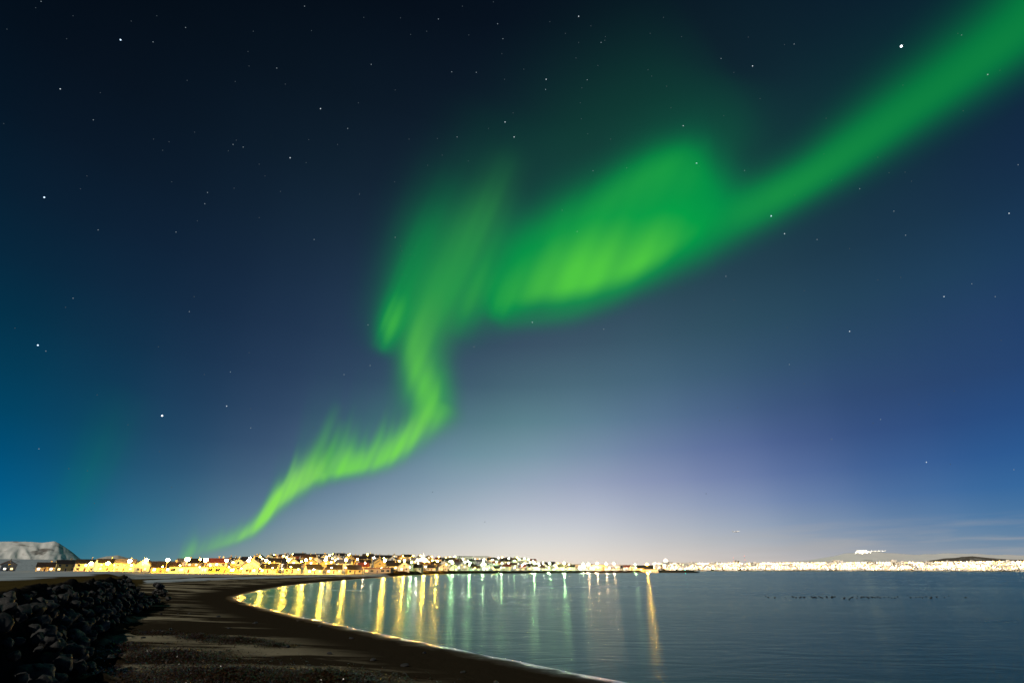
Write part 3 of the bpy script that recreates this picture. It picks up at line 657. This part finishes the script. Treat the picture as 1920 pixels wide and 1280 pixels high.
WM = [win_mesh(1.5, 1.4, x) for x in WIN] + [win_mesh(1.5, 1.4, GLASS)]
WW = [win_mesh(2.6, 1.6, x) for x in WIN] + [win_mesh(2.6, 1.6, GLASS)]
cm = MB(); cm.box(-.4, .4, -.4, .4, -1.2, 1.5); cm.box(-.5, .5, -.5, .5, 1.502, 1.68); CHIM = cm.mesh("chimney", WALL)
dm = MB(); dm.box(-.5, .5, -.05, .04, -.1, 2.1, 0); dm.box(-.62, -.502, -.09, .05, -.1, 2.2, 1); dm.box(.502, .62, -.09, .05, -.1, 2.2, 1); dm.box(-.5, .5, -.09, .05, 2.102, 2.2, 1); DOORM = dm.mesh("door", [DOOR, TRIM])
def place(name, me, parent, loc, rz=0.0, colr=None):
    o = mesh_obj(name, me, parent); o.location = loc; o.rotation_euler[2] = rz
    if colr is not None: o.color = (*colr, 1)
    return o
KINDS = {}
def proto(kind):
    if kind in KINDS: return KINDS[kind]
    if kind == 'cottage':   w, d, e, r = 11, 8.5, 3.2, 6.2
    elif kind == 'gable':   w, d, e, r = 9, 10, 5.0, 8.0
    elif kind == 'villa':   w, d, e, r = 13, 9.5, 5.6, 8.4
    elif kind == 'block':   w, d, e, r = 26, 12, 8.6, 8.6
    elif kind == 'low':     w, d, e, r = 22, 9, 3.4, 3.4
    elif kind == 'tower':   w, d, e, r = 18, 14, 14.5, 14.5
    if e == r:
        mb = MB(); mb.box(-w/2, w/2, -d/2, d/2, -3, e); wm = mb.mesh("wall", WALL)
        mb = MB(); mb.box(-w/2-.35, w/2+.35, -d/2-.35, d/2+.35, e+.003, e+.45); mb.box(-w/2-.1, w/2+.1, -d/2-.1, d/2+.1, e+.453, e+.7); rm = mb.mesh("roof", ROOF)
    else: wm = gable_wall(w, d, e, r); rm = gable_mesh(w, d, e, r)
    KINDS[kind] = (w, d, e, r, wm, rm); return KINDS[kind]
def building(kind, loc, rz, wc, rc, lit, label, cat, group, name):
    w, d, e, r, wm, rm = proto(kind); t = empty(name, loc, rz); tag(t, label, cat, group); wl = place("wall", wm, t, (0, 0, 0), 0, wc); rf = place("roof", rm, t, (0, 0, 0), 0, rc)
    rr = random.random
    sets = WW if kind in ('block', 'low', 'tower') else WM
    def pick(): return sets[random.choice((0, 0, 1, 1, 2)) if rr() < lit else 3]
    if kind == 'gable':                                  # gable end faces the bay: turn it by a quarter
        spots = [(-2.2, 1.1), (2.2, 1.1), (0, 4.3)]
        for x, z in spots: place("window", pick(), t, (w/2 + .02, x, z), R(90))
        place("door", DOORM, t, (w/2 + .02, 0, .1), R(90))
        for x in (-2.5, 2.5): place("window", pick(), t, (x, -d/2 - .02, 1.2))
    else:
        nx = max(3, int(w / 4.2)); rows = [1.0] if e < 4 else ([.9, 3.6] if e < 7 else [.8 + 2.9 * k for k in range(int(e / 2.9))])
        for zi, z in enumerate(rows):
            for k in range(nx):
                x = (k + .5) / nx * w - w/2
                if zi == 0 and k == nx // 2: place("door", DOORM, t, (x, -d/2 - .02, .1)); continue
                place("window", pick(), t, (x, -d/2 - .02, z))
    if kind in ('cottage', 'villa', 'gable'): ch = place("chimney", CHIM, rf, (w * .22, .3, r - .2), 0, wc)
    return t

# ------------------------------------------------------------------ street lamps
LC = {"orange": (1.0, .45, .04), "yellow": (1.0, .52, .05), "white": (1.0, .88, .66), "green": (.62, 1.0, .42), "rose": (1.0, .55, .30)}
LAMPM = {}
def lamp_proto(colr, power, rr, hh, sampled=True):
    k = (colr, power, rr, hh, sampled)
    if k not in LAMPM:
        em = emitter("lamp_" + colr, LC[colr], power, sampled)
        a = MB(); a.tube((0, 0, -1.5), (0, 0, hh), .13, .07, 8); a.lathe([(.22, -1.5), (.22, .5), (.15, .7)], 8)
        b = MB(); b.tube((0, 0, hh - .1), (0, -.7, hh + .45), .05, .05, 6); b.tube((0, -.7, hh + .45), (0, -1.6, hh + .5), .05, .045, 6)
        c = MB(); c.ball((0, -1.6, hh + .25), rr, 12, 8, .75)
        d = MB(); d.lathe([(rr * .55, .66 * rr), (rr * .5, .80 * rr), (rr * .2, .92 * rr)], 10, (0, -1.6, hh + .25))
        LAMPM[k] = (a.mesh("pole", POLE), b.mesh("arm", POLE), c.mesh("lamp_globe", em, True), d.mesh("cap", DARK))
    return LAMPM[k]
def lamp(loc, rz, colr, power, rr, hh, label, group, sampled=True):
    A_, B_, C_, D_ = lamp_proto(colr, power, rr, hh, sampled); t = empty("street_lamp", loc, rz); tag(t, label, "street lamp", group)
    mesh_obj("pole", A_, t); mesh_obj("arm", B_, t); g = mesh_obj("lamp_globe", C_, t); mesh_obj("cap", D_, g); return t
def town_pt(px, D):
    a = az_px(px); return D * math.sin(a), D * math.cos(a), a

# ------------------------------------------------------------------ the town, row by row
ROWS = [(16, 288, 1216), (58, 300, 1190), (100, 330, 1120), (146, 385, 1062), (194, 430, 1030), (246, 470, 1004), (302, 500, 990), (352, 560, 985)]
ROWN = ["shore row", "second row", "third row", "fourth row", "fifth row", "sixth row", "hilltop row", "ridge row"]
jobs = []; lampjobs = []
for k, (off, p0, p1) in enumerate(ROWS):
    px = p0 + random.uniform(0, 8)
    while px < p1:
        D = D0(az_px(px)) + off; mpp = D * 9.5e-4; far_ = px > 760
        kind = random.choices(['cottage', 'gable', 'villa', 'block', 'low', 'tower'], [5, 4, 4, 0 if px < 760 else 1, 2 if k == 0 else .3, 0])[0]
        if k == 0: kind = random.choice(['low', 'cottage', 'cottage', 'low', 'gable'])
        if k == 0 and px > 840: kind = random.choice(['villa', 'block', 'villa', 'low', 'gable', 'cottage'])
        if px > 1040: kind = random.choice(['block', 'low', 'block', 'villa'])
        if k in (2, 3, 4, 5) and abs(px - 792) < 26: px += 12; continue
        w = proto(kind)[0] if kind != 'gable' else 10
        gap = random.uniform(2, 7) * (1.6 if far_ and k > 1 else 1)
        px += (w / 2) / mpp; x, y, a = town_pt(px, D + random.uniform(-4, 4)); jobs.append((k, px, kind, x, y, a)); px += (w / 2 + gap) / mpp
for px, D in ((84,560),(120,585),(158,545),(176,600),(196,530),(214,560),(232,520),(252,540),(270,500),(12,640)):
    x, y, a = town_pt(px, D); jobs.append((-1, px, random.choice(['cottage', 'villa', 'gable']), x, y, a))
Z = surf(np.array([(j[3], j[4]) for j in jobs])); cnt = {}
KN = {'cottage': "cottage", 'gable': "gable-fronted house", 'villa': "two-storey house", 'block': "flat-roofed apartment block", 'low': "long low building", 'tower': "tall apartment block"}
for (k, px, kind, x, y, a), z in zip(jobs, Z):
    wn = random.choices(list(PAL), [5, 4, 3, 2, 1, 1])[0] if px < 830 else random.choices(list(PAL), [7, 3, 1, 2, 1, 2])[0]; rn = random.choices(list(RPAL), [6, 1.3, 2, 2] if k else [12, 1, 1, 3])[0]
    n = cnt.get(k, 0); cnt[k] = n + 1; rz = -a + random.uniform(-.35, .35) - (R(90) if kind == 'gable' else 0)
    where = "on the far-left field" if k < 0 else "in the " + ROWN[k]
    lab = f"{wn} {KN[kind]} with {rn} roof, {ordinal(n)} from left {where}"
    nm = 'apartment_block' if kind in ('block', 'tower') else ('low_building' if kind == 'low' else 'house')
    cat = {'apartment_block': "apartment block", 'low_building': "building", 'house': "house"}[nm]
    building(kind, (x, y, z - .1), rz, PAL[wn], RPAL[rn], .45, lab, cat, "houses " + where, nm)

# lamps between the rows
lj = []
for k, (off, p0, p1) in enumerate(ROWS):
    px = p0 + 6 + random.uniform(0, 10)
    while px < p1 + 6:
        D = D0(az_px(px)) + off - 13; mpp = D * 9.5e-4
        c = random.choices(["yellow", "orange", "white"], [7, 4, 2])[0] if px < 820 else (random.choices(["white", "green", "yellow"], [6, 4, 2])[0] if px < 1090 else random.choices(["white", "yellow", "rose"], [5, 3, 1])[0])
        if k > 0: x, y, a = town_pt(px, D + random.uniform(-2, 2)); lj.append((k, x, y, a, c))
        px += random.uniform(20, 32) / mpp
Z = surf(np.array([(j[1], j[2]) for j in lj])); cnt = {}
for (k, x, y, a, c), z in zip(lj, Z):
    n = cnt.get(k, 0); cnt[k] = n + 1
    lamp((x, y, z), -a, c, 230, .72, random.choice((5.5, 6.5, 7.5)), f"{c} street lamp before the {ROWN[k]} of houses, {ordinal(n)} from the left", "street lamps between the houses")
# shore road: the lamps that streak the water
SHORE = [(167,1056,'yellow',.75),(199,1056,'orange',.85),(239,1052,'orange',.95),(270,1050,'orange',.80),(310,1050,'orange',.75),(347,1049,'orange',.95),(382,1050,'orange',.95),(421,1051,'orange',.75),(463,1051,'orange',.7),
         (496,1051,'yellow',1.0),(538,1050,'yellow',1.0),(571,1050,'yellow',1.0),(608,1050,'yellow',.95),(647,1050,'yellow',.95),(683,1056,'rose',.4),(720,1051,'yellow',1.05),(757,1051,'yellow',1.0),(771,1054,'green',.75),(795,1052,'yellow',1.05),(819,1052,'yellow',1.0),
         (848,1055,'green',.95),(881,1055,'green',.85),(904,1058,'green',.55),(941,1056,'green',.8),(1002,1056,'green',1.1),(1031,1056,'green',.9),(1058,1056,'green',1.15),(1094,1057,'green',.6),(1104,1057,'rose',1.0),(1120,1056,'rose',1.15),(1137,1057,'rose',.95),(1152,1057,'rose',.9),(1192,1058,'green',.6),(1214,1058,'orange',1.7)]
for i, (px, py, c, rr) in enumerate(SHORE):
    far_ = px > 760
    D = D0(az_px(px)) - (8 if px < 1200 else 22) + (90 if px < 280 else 0)
    x, y, a = town_pt(px, D); z = float(surf([[x, y]])[0]); hh = max(4.0, at_d(px, py, D).z - z)
    lamp((x, y, z), -a, c, 900 if px < 480 else round((1700 if c == 'yellow' else 850 if c == 'orange' else 620) * max(1, D / 430) ** 1.0, -2), round(rr * (1.4 if px < 480 else .85), 2), round(hh, 2), f"{c} street lamp on the shore road, {ordinal(i)} from the left", "street lamps along the shore road")
# small lamps at doors and yards along the shore row
px = 150; dj = []
while px < 1215:
    D = D0(az_px(px)) + 3 + (100 if px < 280 else 0); x, y, a = town_pt(px, D); dj.append((x, y, a, random.choice(["yellow", "yellow", "yellow", "white"] if px < 760 else ["white", "white", "yellow"]))); px += random.uniform(6, 15) / (D * 9.5e-4) * (1.5 if px > 760 else 1)
Z = surf(np.array([(j[0], j[1]) for j in dj]))
for i, ((x, y, a, c), z) in enumerate(zip(dj, Z)):
    lamp((x, y, z), -a, c, 190, .46, random.choice((2.6, 3.2, 4.0)), f"small {c} yard lamp before the shore row, {ordinal(i)} from the left", "yard lamps along the shore row")

# ------------------------------------------------------------------ church with its white pyramid roof
Dc = D0(az_px(792)) + 120; x, y, a = town_pt(792, Dc); z = float(surf([[x, y]])[0]); topz = at_d(792, 1033, Dc).z
ch = empty("church", (x, y, z), -a); tag(ch, "white floodlit church with a steep pyramid roof and thin spire on the hill", "church")
mb = MB(); mb.box(-7, 7, -7, 7, -3, 4.2); w_ = mb.build("wall", WALL, ch); w_.color = (.8, .79, .76, 1)
apex = topz - z - 2.6; prof = MB(); prof.add([(-7.8,-7.8,4.203),(7.8,-7.8,4.203),(7.8,7.8,4.203),(-7.8,7.8,4.203),(-3.6,-3.6,apex*.62),(3.6,-3.6,apex*.62),(3.6,3.6,apex*.62),(-3.6,3.6,apex*.62),(0,0,apex)],
      [(3,2,1,0),(0,1,5,4),(1,2,6,5),(2,3,7,6),(3,0,4,7),(4,5,8),(5,6,8),(6,7,8),(7,4,8)]); rf = prof.build("roof", WALL, ch); rf.color = (.82, .82, .80, 1)
mb = MB(); mb.tube((0, 0, apex - .8), (0, 0, apex + 2.6), .35, .06, 6); mb.build("spire", TRIM, rf)
for xx in (-5, 0, 5): place("window", WM[1], ch, (xx, -7.02, 1.2))
for s_, lab in ((-1, "left"), (1, "right")):
    fx, fy, fa = town_pt(792 + 11 * s_, Dc - 17); lamp((fx, fy, float(surf([[fx, fy]])[0])), -fa, "white", 2600, .55, 6.0, f"white lamp on the {lab} before the pyramid-roofed church", "lamps before the church")

# ------------------------------------------------------------------ trees
m = MT("needles"); m.set(Base_Color=m.mix(m.noise(m.obj(), 1.2, 4), (.012, .018, .008), (.035, .048, .018)), Roughness=.8); NEED = m.mat
m = MT("twigs"); m.set(Base_Color=m.mix(m.noise(m.obj(), 1.2, 4), (.03, .022, .012), (.075, .058, .026)), Roughness=.9); TWIG = m.mat
BARK = simple("bark", (.06, .045, .03), .9)
def conifer(seed, h=10):
    r = random.Random(seed); mb = MB(); tiers = 14
    for t in range(tiers):
        f = t / tiers; zc = h * (.10 + .88 * f); R_ = h * .27 * (1 - f) ** .85 + .2; nb = 11 if t < 9 else 7
        for b in range(nb):
            a = 2 * math.pi * b / nb + r.random(); L_ = R_ * r.uniform(.65, 1.15); d = Vector((math.cos(a), math.sin(a), 0)); s_ = Vector((-d.y, d.x, 0)); p = Vector((0, 0, zc)); e_ = p + d * L_ + Vector((0, 0, -L_ * .35)); q = p + d * L_ * .5
            mb.add([p, q - s_ * .38 * L_ * .6 + Vector((0, 0, -.25)), e_, q + s_ * .38 * L_ * .6 + Vector((0, 0, -.25)), q + Vector((0, 0, .3))], [(0, 1, 4), (1, 2, 4), (2, 3, 4), (3, 0, 4)])
    mb.tube((0, 0, h * .93), (0, 0, h * 1.03), .10, .02, 5); c = mb.mesh("crown", NEED); mb = MB(); mb.tube((0, 0, -1), (0, 0, h * .93), .20, .05, 6); return c, mb.mesh("trunk", BARK)
def bushy(seed, h=6):
    r = random.Random(seed); mb = MB(); tb = MB(); tb.tube((0, 0, -1), (0, 0, h * .45), .22, .12, 6)
    for b in range(7):
        a = 2 * math.pi * b / 7 + r.random(); e_ = Vector((math.cos(a) * h * r.uniform(.15, .34), math.sin(a) * h * r.uniform(.15, .34), h * r.uniform(.65, .95))); tb.tube((0, 0, h * .35), e_, .09, .03, 5)
        for _ in range(48):
            p = e_ + Vector((r.gauss(0, .13), r.gauss(0, .13), r.gauss(0, .11))) * h; u = Vector((r.gauss(0, 1), r.gauss(0, 1), r.gauss(0, 1))).normalized(); v = u.orthogonal().normalized(); k = r.uniform(.10, .30)
            mb.add([p - u * k, p + v * k * .5, p + u * k, p - v * k * .5], [(0, 1, 2, 3)])
    return mb.mesh("crown", TWIG), tb.mesh("trunk", BARK)
CON = [conifer(i) for i in range(3)]; BSH = [bushy(i) for i in range(4)]
def tree(name, pm, px, py_top, D, label, group=None):
    x, y, a = town_pt(px, D); z = float(surf([[x, y]])[0]); h0 = 10.2 if pm in CON else 6.3; k = max(.45, (at_d(px, py_top, D).z - z) / h0)
    t = empty(name, (x, y, z), random.uniform(0, 6)); t.scale = (k, k, k); tag(t, label, "tree", group); mesh_obj("crown", pm[0], t); mesh_obj("trunk", pm[1], t)
ad = lambda px, off: D0(az_px(px)) + off
tree("conifer_tree", CON[0], 860, 1040, ad(860, 230), "tall lone black conifer standing above the houses right of the pyramid church")
for i, (px, py) in enumerate(((953,1045.5),(957,1047),(960,1046.5),(963,1046.5),(966,1047),(969,1044.5))): tree("conifer_tree", CON[i % 3], px, py, ad(px, 330), f"dark conifer, {ordinal(i)} from the left in the clump on the hill's right brow", "conifers in the hilltop clump")
tree("conifer_tree", CON[1], 904, 1046, ad(904, 260), "small dark conifer between the lone conifer and the hilltop clump")
tree("conifer_tree", CON[2], 637, 1043.5, ad(637, 300), "dark pointed conifer on the skyline above the yellow houses")
tree("conifer_tree", CON[1], 727, 1044.5, ad(727, 330), "slim dark conifer on the skyline left of the pyramid church")
bp = [(432,1061,6),(447,1062,5),(476,1061,8),(487,1062,8),(512,1062,6),(522,1050,120),(545,1063,6),(556,1052,130),(436,1052,90),(611,1063,6),(660,1062,6),(676,1052,150),(706,1061,8),(712,1050,180),(744,1051,160),(806,1049,190),(811,1050,186),(826,1050,200),(838,1052,140),(873,1053,90),(929,1048,240),(936,1055,110),(927,1055,115),(975,1052,180),(982,1053,170),(990,1051,160),(1000,1062,20),(994,1060,30),(1075,1060,30),(1170,1061,12),(1060,1062,10),(392,1060,40),(356,1061,20),(520,1066,3),(585,1066,3),(633,1066,3),(700,1067,3),(468,1066,3)]
for i, (px, py, off) in enumerate(sorted(bp)): tree("bare_tree", BSH[i % 4], px, py, ad(px, off), f"bare brown twiggy tree among the lit houses, {ordinal(i)} from the left", "bare trees among the houses")

# ------------------------------------------------------------------ breakwater, beacon
a0 = at(1196, 1072.6); a1 = at(1311, 1073.4); dirv = (a1 - a0); Ln = dirv.length; dirv.normalize(); sv = Vector((-dirv.y, dirv.x, 0)); mb = MB(); n1, n2 = 90, 13; vs = []; fs = []
for i in range(n1):
    t = i / (n1 - 1); hgt_ = 4.9 * min(1, (1 - t) / .16) ** .6 * (.9 + .12 * math.sin(t * 9)) - (.9 if .12 < t < .28 else 0)
    for j in range(n2):
        u = j / (n2 - 1) * 2 - 1; p = a0 + dirv * (t * Ln) + sv * (u * 9); nn = mnoise.noise((p.x * .35, p.y * .35, 2.0)) * .8 + mnoise.noise((p.x * .9, p.y * .9, 7.0)) * .5
        vs.append((p.x, p.y, (hgt_ + nn) * (1 - abs(u) ** 1.6) - .8 * abs(u)))
for i in range(n1 - 1):
    for j in range(n2 - 1): fs.append((i*n2+j, (i+1)*n2+j, (i+1)*n2+j+1, i*n2+j+1))
mb.add(vs, fs); bw = mb.build("breakwater", BASALT); tag(bw, "low dark rubble breakwater running out into the bay from the quay", "breakwater")
p = a0 + dirv * (Ln * .80); bt = empty("beacon", (p.x, p.y, 3.6)); tag(bt, "small post beacon with a blue green light on the breakwater", "beacon")
mb = MB(); mb.lathe([(.5, -1.5), (.45, .5), (.28, .7), (.22, 2.0)], 10); mb.build("post", POLE, bt); mb = MB(); mb.ball((0, 0, 2.5), .62, 10, 8); mb.build("lamp", emitter("beacon_green", (.05, .95, .75), 60), bt, True)

# ------------------------------------------------------------------ far shore of the city
m = MT("far_block"); oi = m.new('ShaderNodeObjectInfo'); o = m.obj(); sp = m.new('ShaderNodeSeparateXYZ'); m.l.new(o, sp.inputs[0])
def cell(v, size): return m.math('FLOOR', m.math('DIVIDE', v, size))
def frac(v, size): return m.math('FRACT', m.math('DIVIDE', v, size))
wx = m.math('MULTIPLY', m.math('GREATER_THAN', frac(sp.outputs[0], 4.0), .25), m.math('GREATER_THAN', frac(sp.outputs[2], 3.0), .35))
cv = m.new('ShaderNodeCombineXYZ'); m.l.new(cell(sp.outputs[0], 4.0), cv.inputs[0]); m.l.new(m.math('ADD', cell(sp.outputs[2], 3.0), m.math('MULTIPLY', oi.outputs['Random'], 97.0)), cv.inputs[1])
wn_ = m.new('ShaderNodeTexWhiteNoise'); wn_.noise_dimensions = '2D'; m.l.new(cv.outputs[0], wn_.inputs['Vector'])
geo = m.new('ShaderNodeNewGeometry'); nz_ = m.new('ShaderNodeSeparateXYZ'); m.l.new(geo.outputs['Normal'], nz_.inputs[0])
on = m.math('MULTIPLY', m.math('MULTIPLY', wx, m.math('GREATER_THAN', wn_.outputs[0], .35)), m.math('LESS_THAN', nz_.outputs[2], .5))
m.set(Base_Color=m.mix(1.0, oi.outputs['Color'], (1, 1, 1), 'MULTIPLY'), Roughness=.8, Emission_Color=m.mix(wn_.outputs[0], (1, .62, .22), (1, .93, .78)), Emission_Strength=m.math('MULTIPLY', on, 1.1)); m.mat.cycles.emission_sampling = 'NONE'; FARB = m.mat
def far_mesh(w, d, h, nm):
    mb = MB(); mb.box(-w/2, w/2, -d/2, d/2, -6, h); mb.box(-w/2-.5, w/2+.5, -d/2-.5, d/2+.5, h+.01, h+.8); mb.box(-w*.2, w*.05, -d*.25, d*.25, h+.81, h+3.2); return mb.mesh(nm, FARB)
FB = [far_mesh(46, 16, 9, "city_block"), far_mesh(34, 16, 15, "city_block"), far_mesh(24, 18, 22, "city_block"), far_mesh(60, 20, 7, "city_block")]
fj = []
for k, off in enumerate((60, 210, 380, 580)):
    px = 1236 + 7 * k
    while px < 2000:
        sh = np.interp(px, [1236, 1250, 1400, 1600, 1800, 2000], [2330, 2360, 2510, 2560, 2460, 2410]); D = sh + off; x, y, a = town_pt(px, D); fj.append((k, px, x, y, a)); px += random.uniform(16, 27)
Z = surf(np.array([(j[2], j[3]) for j in fj])); cnt = {}
FR = ["waterfront row", "second row", "third row", "highest row"]
for (k, px, x, y, a), z in zip(fj, Z):
    n = cnt.get(k, 0); cnt[k] = n + 1; o = mesh_obj("city_block", random.choices(FB, [4, 3, 1, 4])[0]); o.location = (x, y, z); o.rotation_euler[2] = -a + random.uniform(-.4, .4); g = random.uniform(.25, .6); o.color = (g, g * .93, g * .82, 1)
    tag(o, f"distant city block with lit windows, {ordinal(n)} from left in its {FR[k]}", "city block", "blocks across the bay, " + FR[k])
cl = MB(); cmats = [emitter("city_white", (1, .76, .42), 11.0, False), emitter("city_amber", (1, .52, .10), 7.0, False), emitter("city_cold", (.85, .95, 1.0), 9.0, False)]
LP = []
for _ in range(4600):
    px = random.uniform(1226, 2010); sh = np.interp(px, [1226, 1250, 1400, 1600, 1800, 2000], [2310, 2360, 2510, 2560, 2460, 2410]); u = random.random() ** 1.3; D = sh + 18 + u * 720; x, y, a = town_pt(px, D); LP.append((x, y, u, px))
Z = surf(np.array([(q[0], q[1]) for q in LP]))
for (x, y, u, px), z in zip(LP, Z):
    r_ = random.uniform(.7, 1.6) if random.random() < .93 else 2.3; cl.ball((x, y, z + random.uniform(4, 13)), r_, 6, 4, 1.0, random.choices((0, 1, 2), (6, 4, 1) if px > 1480 else (5, 5, 1))[0])
o = cl.build("city_lights", cmats); tag(o, "dense string of street and harbour lights along the far shore", kind='stuff')
# lit domed hall on the ridge, radio masts
Dd = 2700; x, y, a = town_pt(1250, Dd); z = float(surf([[x, y]])[0]); dz = at_d(1250, 1055, Dd).z; dt = empty("domed_hall", (x, y, z), -a); tag(dt, "brightly lit round hall with a glass dome on the ridge above the harbour", "hall")
tops = at_d(1250, 1046.5, Dd).z - z
mb = MB(); mb.lathe([(15, -4), (15, tops * .52), (16, tops * .53), (16, tops * .58)], 20); w_ = mb.build("wall", WALL, dt); w_.color = (.7, .7, .68, 1)
mb = MB(); mb.lathe([(10.5, tops * .583), (10.2, tops * .70), (8.2, tops * .84), (4.8, tops * .94), (.6, tops)], 20); mb.build("dome", emitter("dome_glow", (1, .88, .72), 2.6, False), dt, True)
for px, lab in ((1379, "left of the pair of thin radio masts with red lights over the city"), (1400, "right of the pair of thin radio masts with red lights over the city")):
    D = 2900; x, y, a = town_pt(px, D); z = float(surf([[x, y]])[0]); h = at_d(px, 1042 if px > 1390 else 1045, D).z - z; t = empty("radio_mast", (x, y, z)); tag(t, lab, "radio mast", "radio masts over the city"); mb = MB()
    for q in range(3):
        an = q * 2.094; mb.tube((1.3 * math.cos(an), 1.3 * math.sin(an), -2), (.35 * math.cos(an), .35 * math.sin(an), h), .10, .06, 5)
    zz = 2.0
    while zz < h - 2:
        for q in range(3):
            k0 = 1.3 - .95 * zz / h; k1 = 1.3 - .95 * (zz + 3) / h; a_ = q * 2.094; b_ = a_ + 2.094; mb.tube((k0 * math.cos(a_), k0 * math.sin(a_), zz), (k1 * math.cos(b_), k1 * math.sin(b_), zz + 3), .05, .05, 4)
        zz += 3
    mb.build("lattice", POLE, t)
    for f in (.62, 1.0): mb = MB(); mb.ball((0, 0, h * f), .85, 8, 6); mb.build("warning_light", emitter("mast_red", (1, .10, .04), 6, False), t, True)
# ski slope lights high on the fell
sk = MB()
for i in range(110):
    px = random.triangular(1603, 1637, 1615); p = at_d(px, 1034.4 + random.gauss(0, 1.3) - .04 * (px - 1605), 11900); sk.ball(p, random.uniform(4, 10), 6, 4)
for i in range(16): px = 1634 + i * 1.75; p = at_d(px, 1032.3 + random.uniform(-.4, .4), 11900); sk.ball(p, 3.2 if i % 4 else 6, 6, 4)
o = sk.build("slope_lights", emitter("slope_flood", (1, .84, .56), 5.0, False)); tag(o, "cluster of floodlights high on the snowy fell at right", kind='stuff')

# ------------------------------------------------------------------ ducks resting on the bay
bm = bmesh.new(); ly = None
pts_ = [(-.24, 0, .10, .02), (-.17, 0, .075, .065), (-.05, 0, .06, .105), (.08, 0, .06, .105), (.16, 0, .09, .065), (.185, 0, .15, .038), (.20, 0, .20, .042), (.235, 0, .215, .034), (.285, 0, .20, .016), (.315, 0, .195, .012)]
vs_ = [bm.verts.new(p[:3]) for p in pts_]
for u, v in zip(vs_, vs_[1:]): bm.edges.new((u, v))
me = bpy.data.meshes.new("duck"); bm.to_mesh(me); bm.free(); o = bpy.data.objects.new("duck", me); COL.objects.link(o); md = o.modifiers.new("skin", 'SKIN')
for sv_, p in zip(me.skin_vertices[0].data, pts_): sv_.radius = (p[3], p[3]); sv_.use_root = False
me.skin_vertices[0].data[2].use_root = True; ms_ = o.modifiers.new("sub", 'SUBSURF'); ms_.levels = 1; ms_.render_levels = 1
dg = bpy.context.evaluated_depsgraph_get(); dme = bpy.data.meshes.new_from_object(o.evaluated_get(dg)); bpy.data.objects.remove(o); dme.name = "duck"; dme.materials.clear()
dme.materials.append(simple("plumage", (.022, .020, .018), .7, .5, 6)); dme.polygons.foreach_set('use_smooth', [True] * len(dme.polygons))
for i in range(70):
    px = random.gauss(1605, 95) if i < 50 else random.uniform(1415, 1815); px = min(max(px, 1412), 1818); py = 1119.3 + random.gauss(0, 1.1) + (1.6 if random.random() < .2 else 0); p = at(px, py, 0); o = mesh_obj("duck", dme); o.location = (p.x, p.y, .015)
    k = random.uniform(.55, .95); o.scale = (k, k, k); o.rotation_euler[2] = random.uniform(-.7, .7) + (math.pi if random.random() < .4 else 0); tag(o, "dark duck resting in the long line of birds on the bay", "duck", "ducks resting on the bay")

# ------------------------------------------------------------------ airliner low over the far coast
p = at_d(1380, 996, 3000); al = empty("airliner", p, -.12); al.rotation_euler = (0, R(-4), -.12); tag(al, "tiny lit airliner low in the sky over the far coast", "airliner"); AL = simple("aircraft_white", (.8, .8, .8), .35, .05)
mb = MB(); prof = [(.1, -18), (.9, -15), (1.8, -9), (2.0, -2), (2.0, 9), (1.6, 14.5), (.8, 17), (.1, 18)]; n = 14; vs = []; fs = []
for r_, xx in prof:
    for i in range(n): vs.append((xx, r_ * math.cos(2 * math.pi * i / n), r_ * math.sin(2 * math.pi * i / n)))
for k in range(len(prof) - 1):
    for i in range(n): fs.append((k*n+i, (k+1)*n+i, (k+1)*n+(i+1)%n, k*n+(i+1)%n))
mb.add(vs, fs); mb.build("fuselage", AL, al, True)
for s_ in (-1, 1):
    mb = MB(); mb.add([(4,1.6*s_,-.8),(-2,1.6*s_,-.8),(-7,17*s_,.9),(-4.6,17*s_,.9),(4,1.6*s_,-.2),(-2,1.6*s_,-.2),(-7,17*s_,1.1),(-4.6,17*s_,1.1)], [(0,1,2,3),(7,6,5,4),(0,4,5,1),(1,5,6,2),(2,6,7,3),(3,7,4,0)]); wg = mb.build("wing", AL, al)
    mb = MB(); mb.tube((2.4, 5.6*s_, -1.6), (-1.4, 5.6*s_, -1.6), 1.0, .7, 10); mb.build("engine", AL, wg)
    mb = MB(); mb.add([(-14,.8*s_,.8),(-17,.8*s_,.8),(-18,6*s_,1.2),(-16.6,6*s_,1.2),(-14,.8*s_,1.1),(-17,.8*s_,1.1),(-18,6*s_,1.4),(-16.6,6*s_,1.4)], [(0,1,2,3),(7,6,5,4),(0,4,5,1),(1,5,6,2),(2,6,7,3),(3,7,4,0)]); mb.build("tailplane", AL, al)
mb = MB(); mb.add([(-13,-.2,1.6),(-17,-.2,1.2),(-18.5,-.2,7),(-16.5,-.2,7),(-13,.2,1.6),(-17,.2,1.2),(-18.5,.2,7),(-16.5,.2,7)], [(0,1,2,3),(7,6,5,4),(0,4,5,1),(1,5,6,2),(2,6,7,3),(3,7,4,0)]); mb.build("fin", AL, al)
ALG = emitter("cabin_light", (1, .93, .85), 2.2, False); mb = MB()
for xx in range(-11, 14, 2): mb.box(xx, xx + 1.3, -2.06, -1.9, .2, .9)
mb.build("cabin_windows", ALG, al); mb = MB(); mb.ball((17.6, 0, -.3), .9, 8, 6); mb.build("landing_light", ALG, al, True)
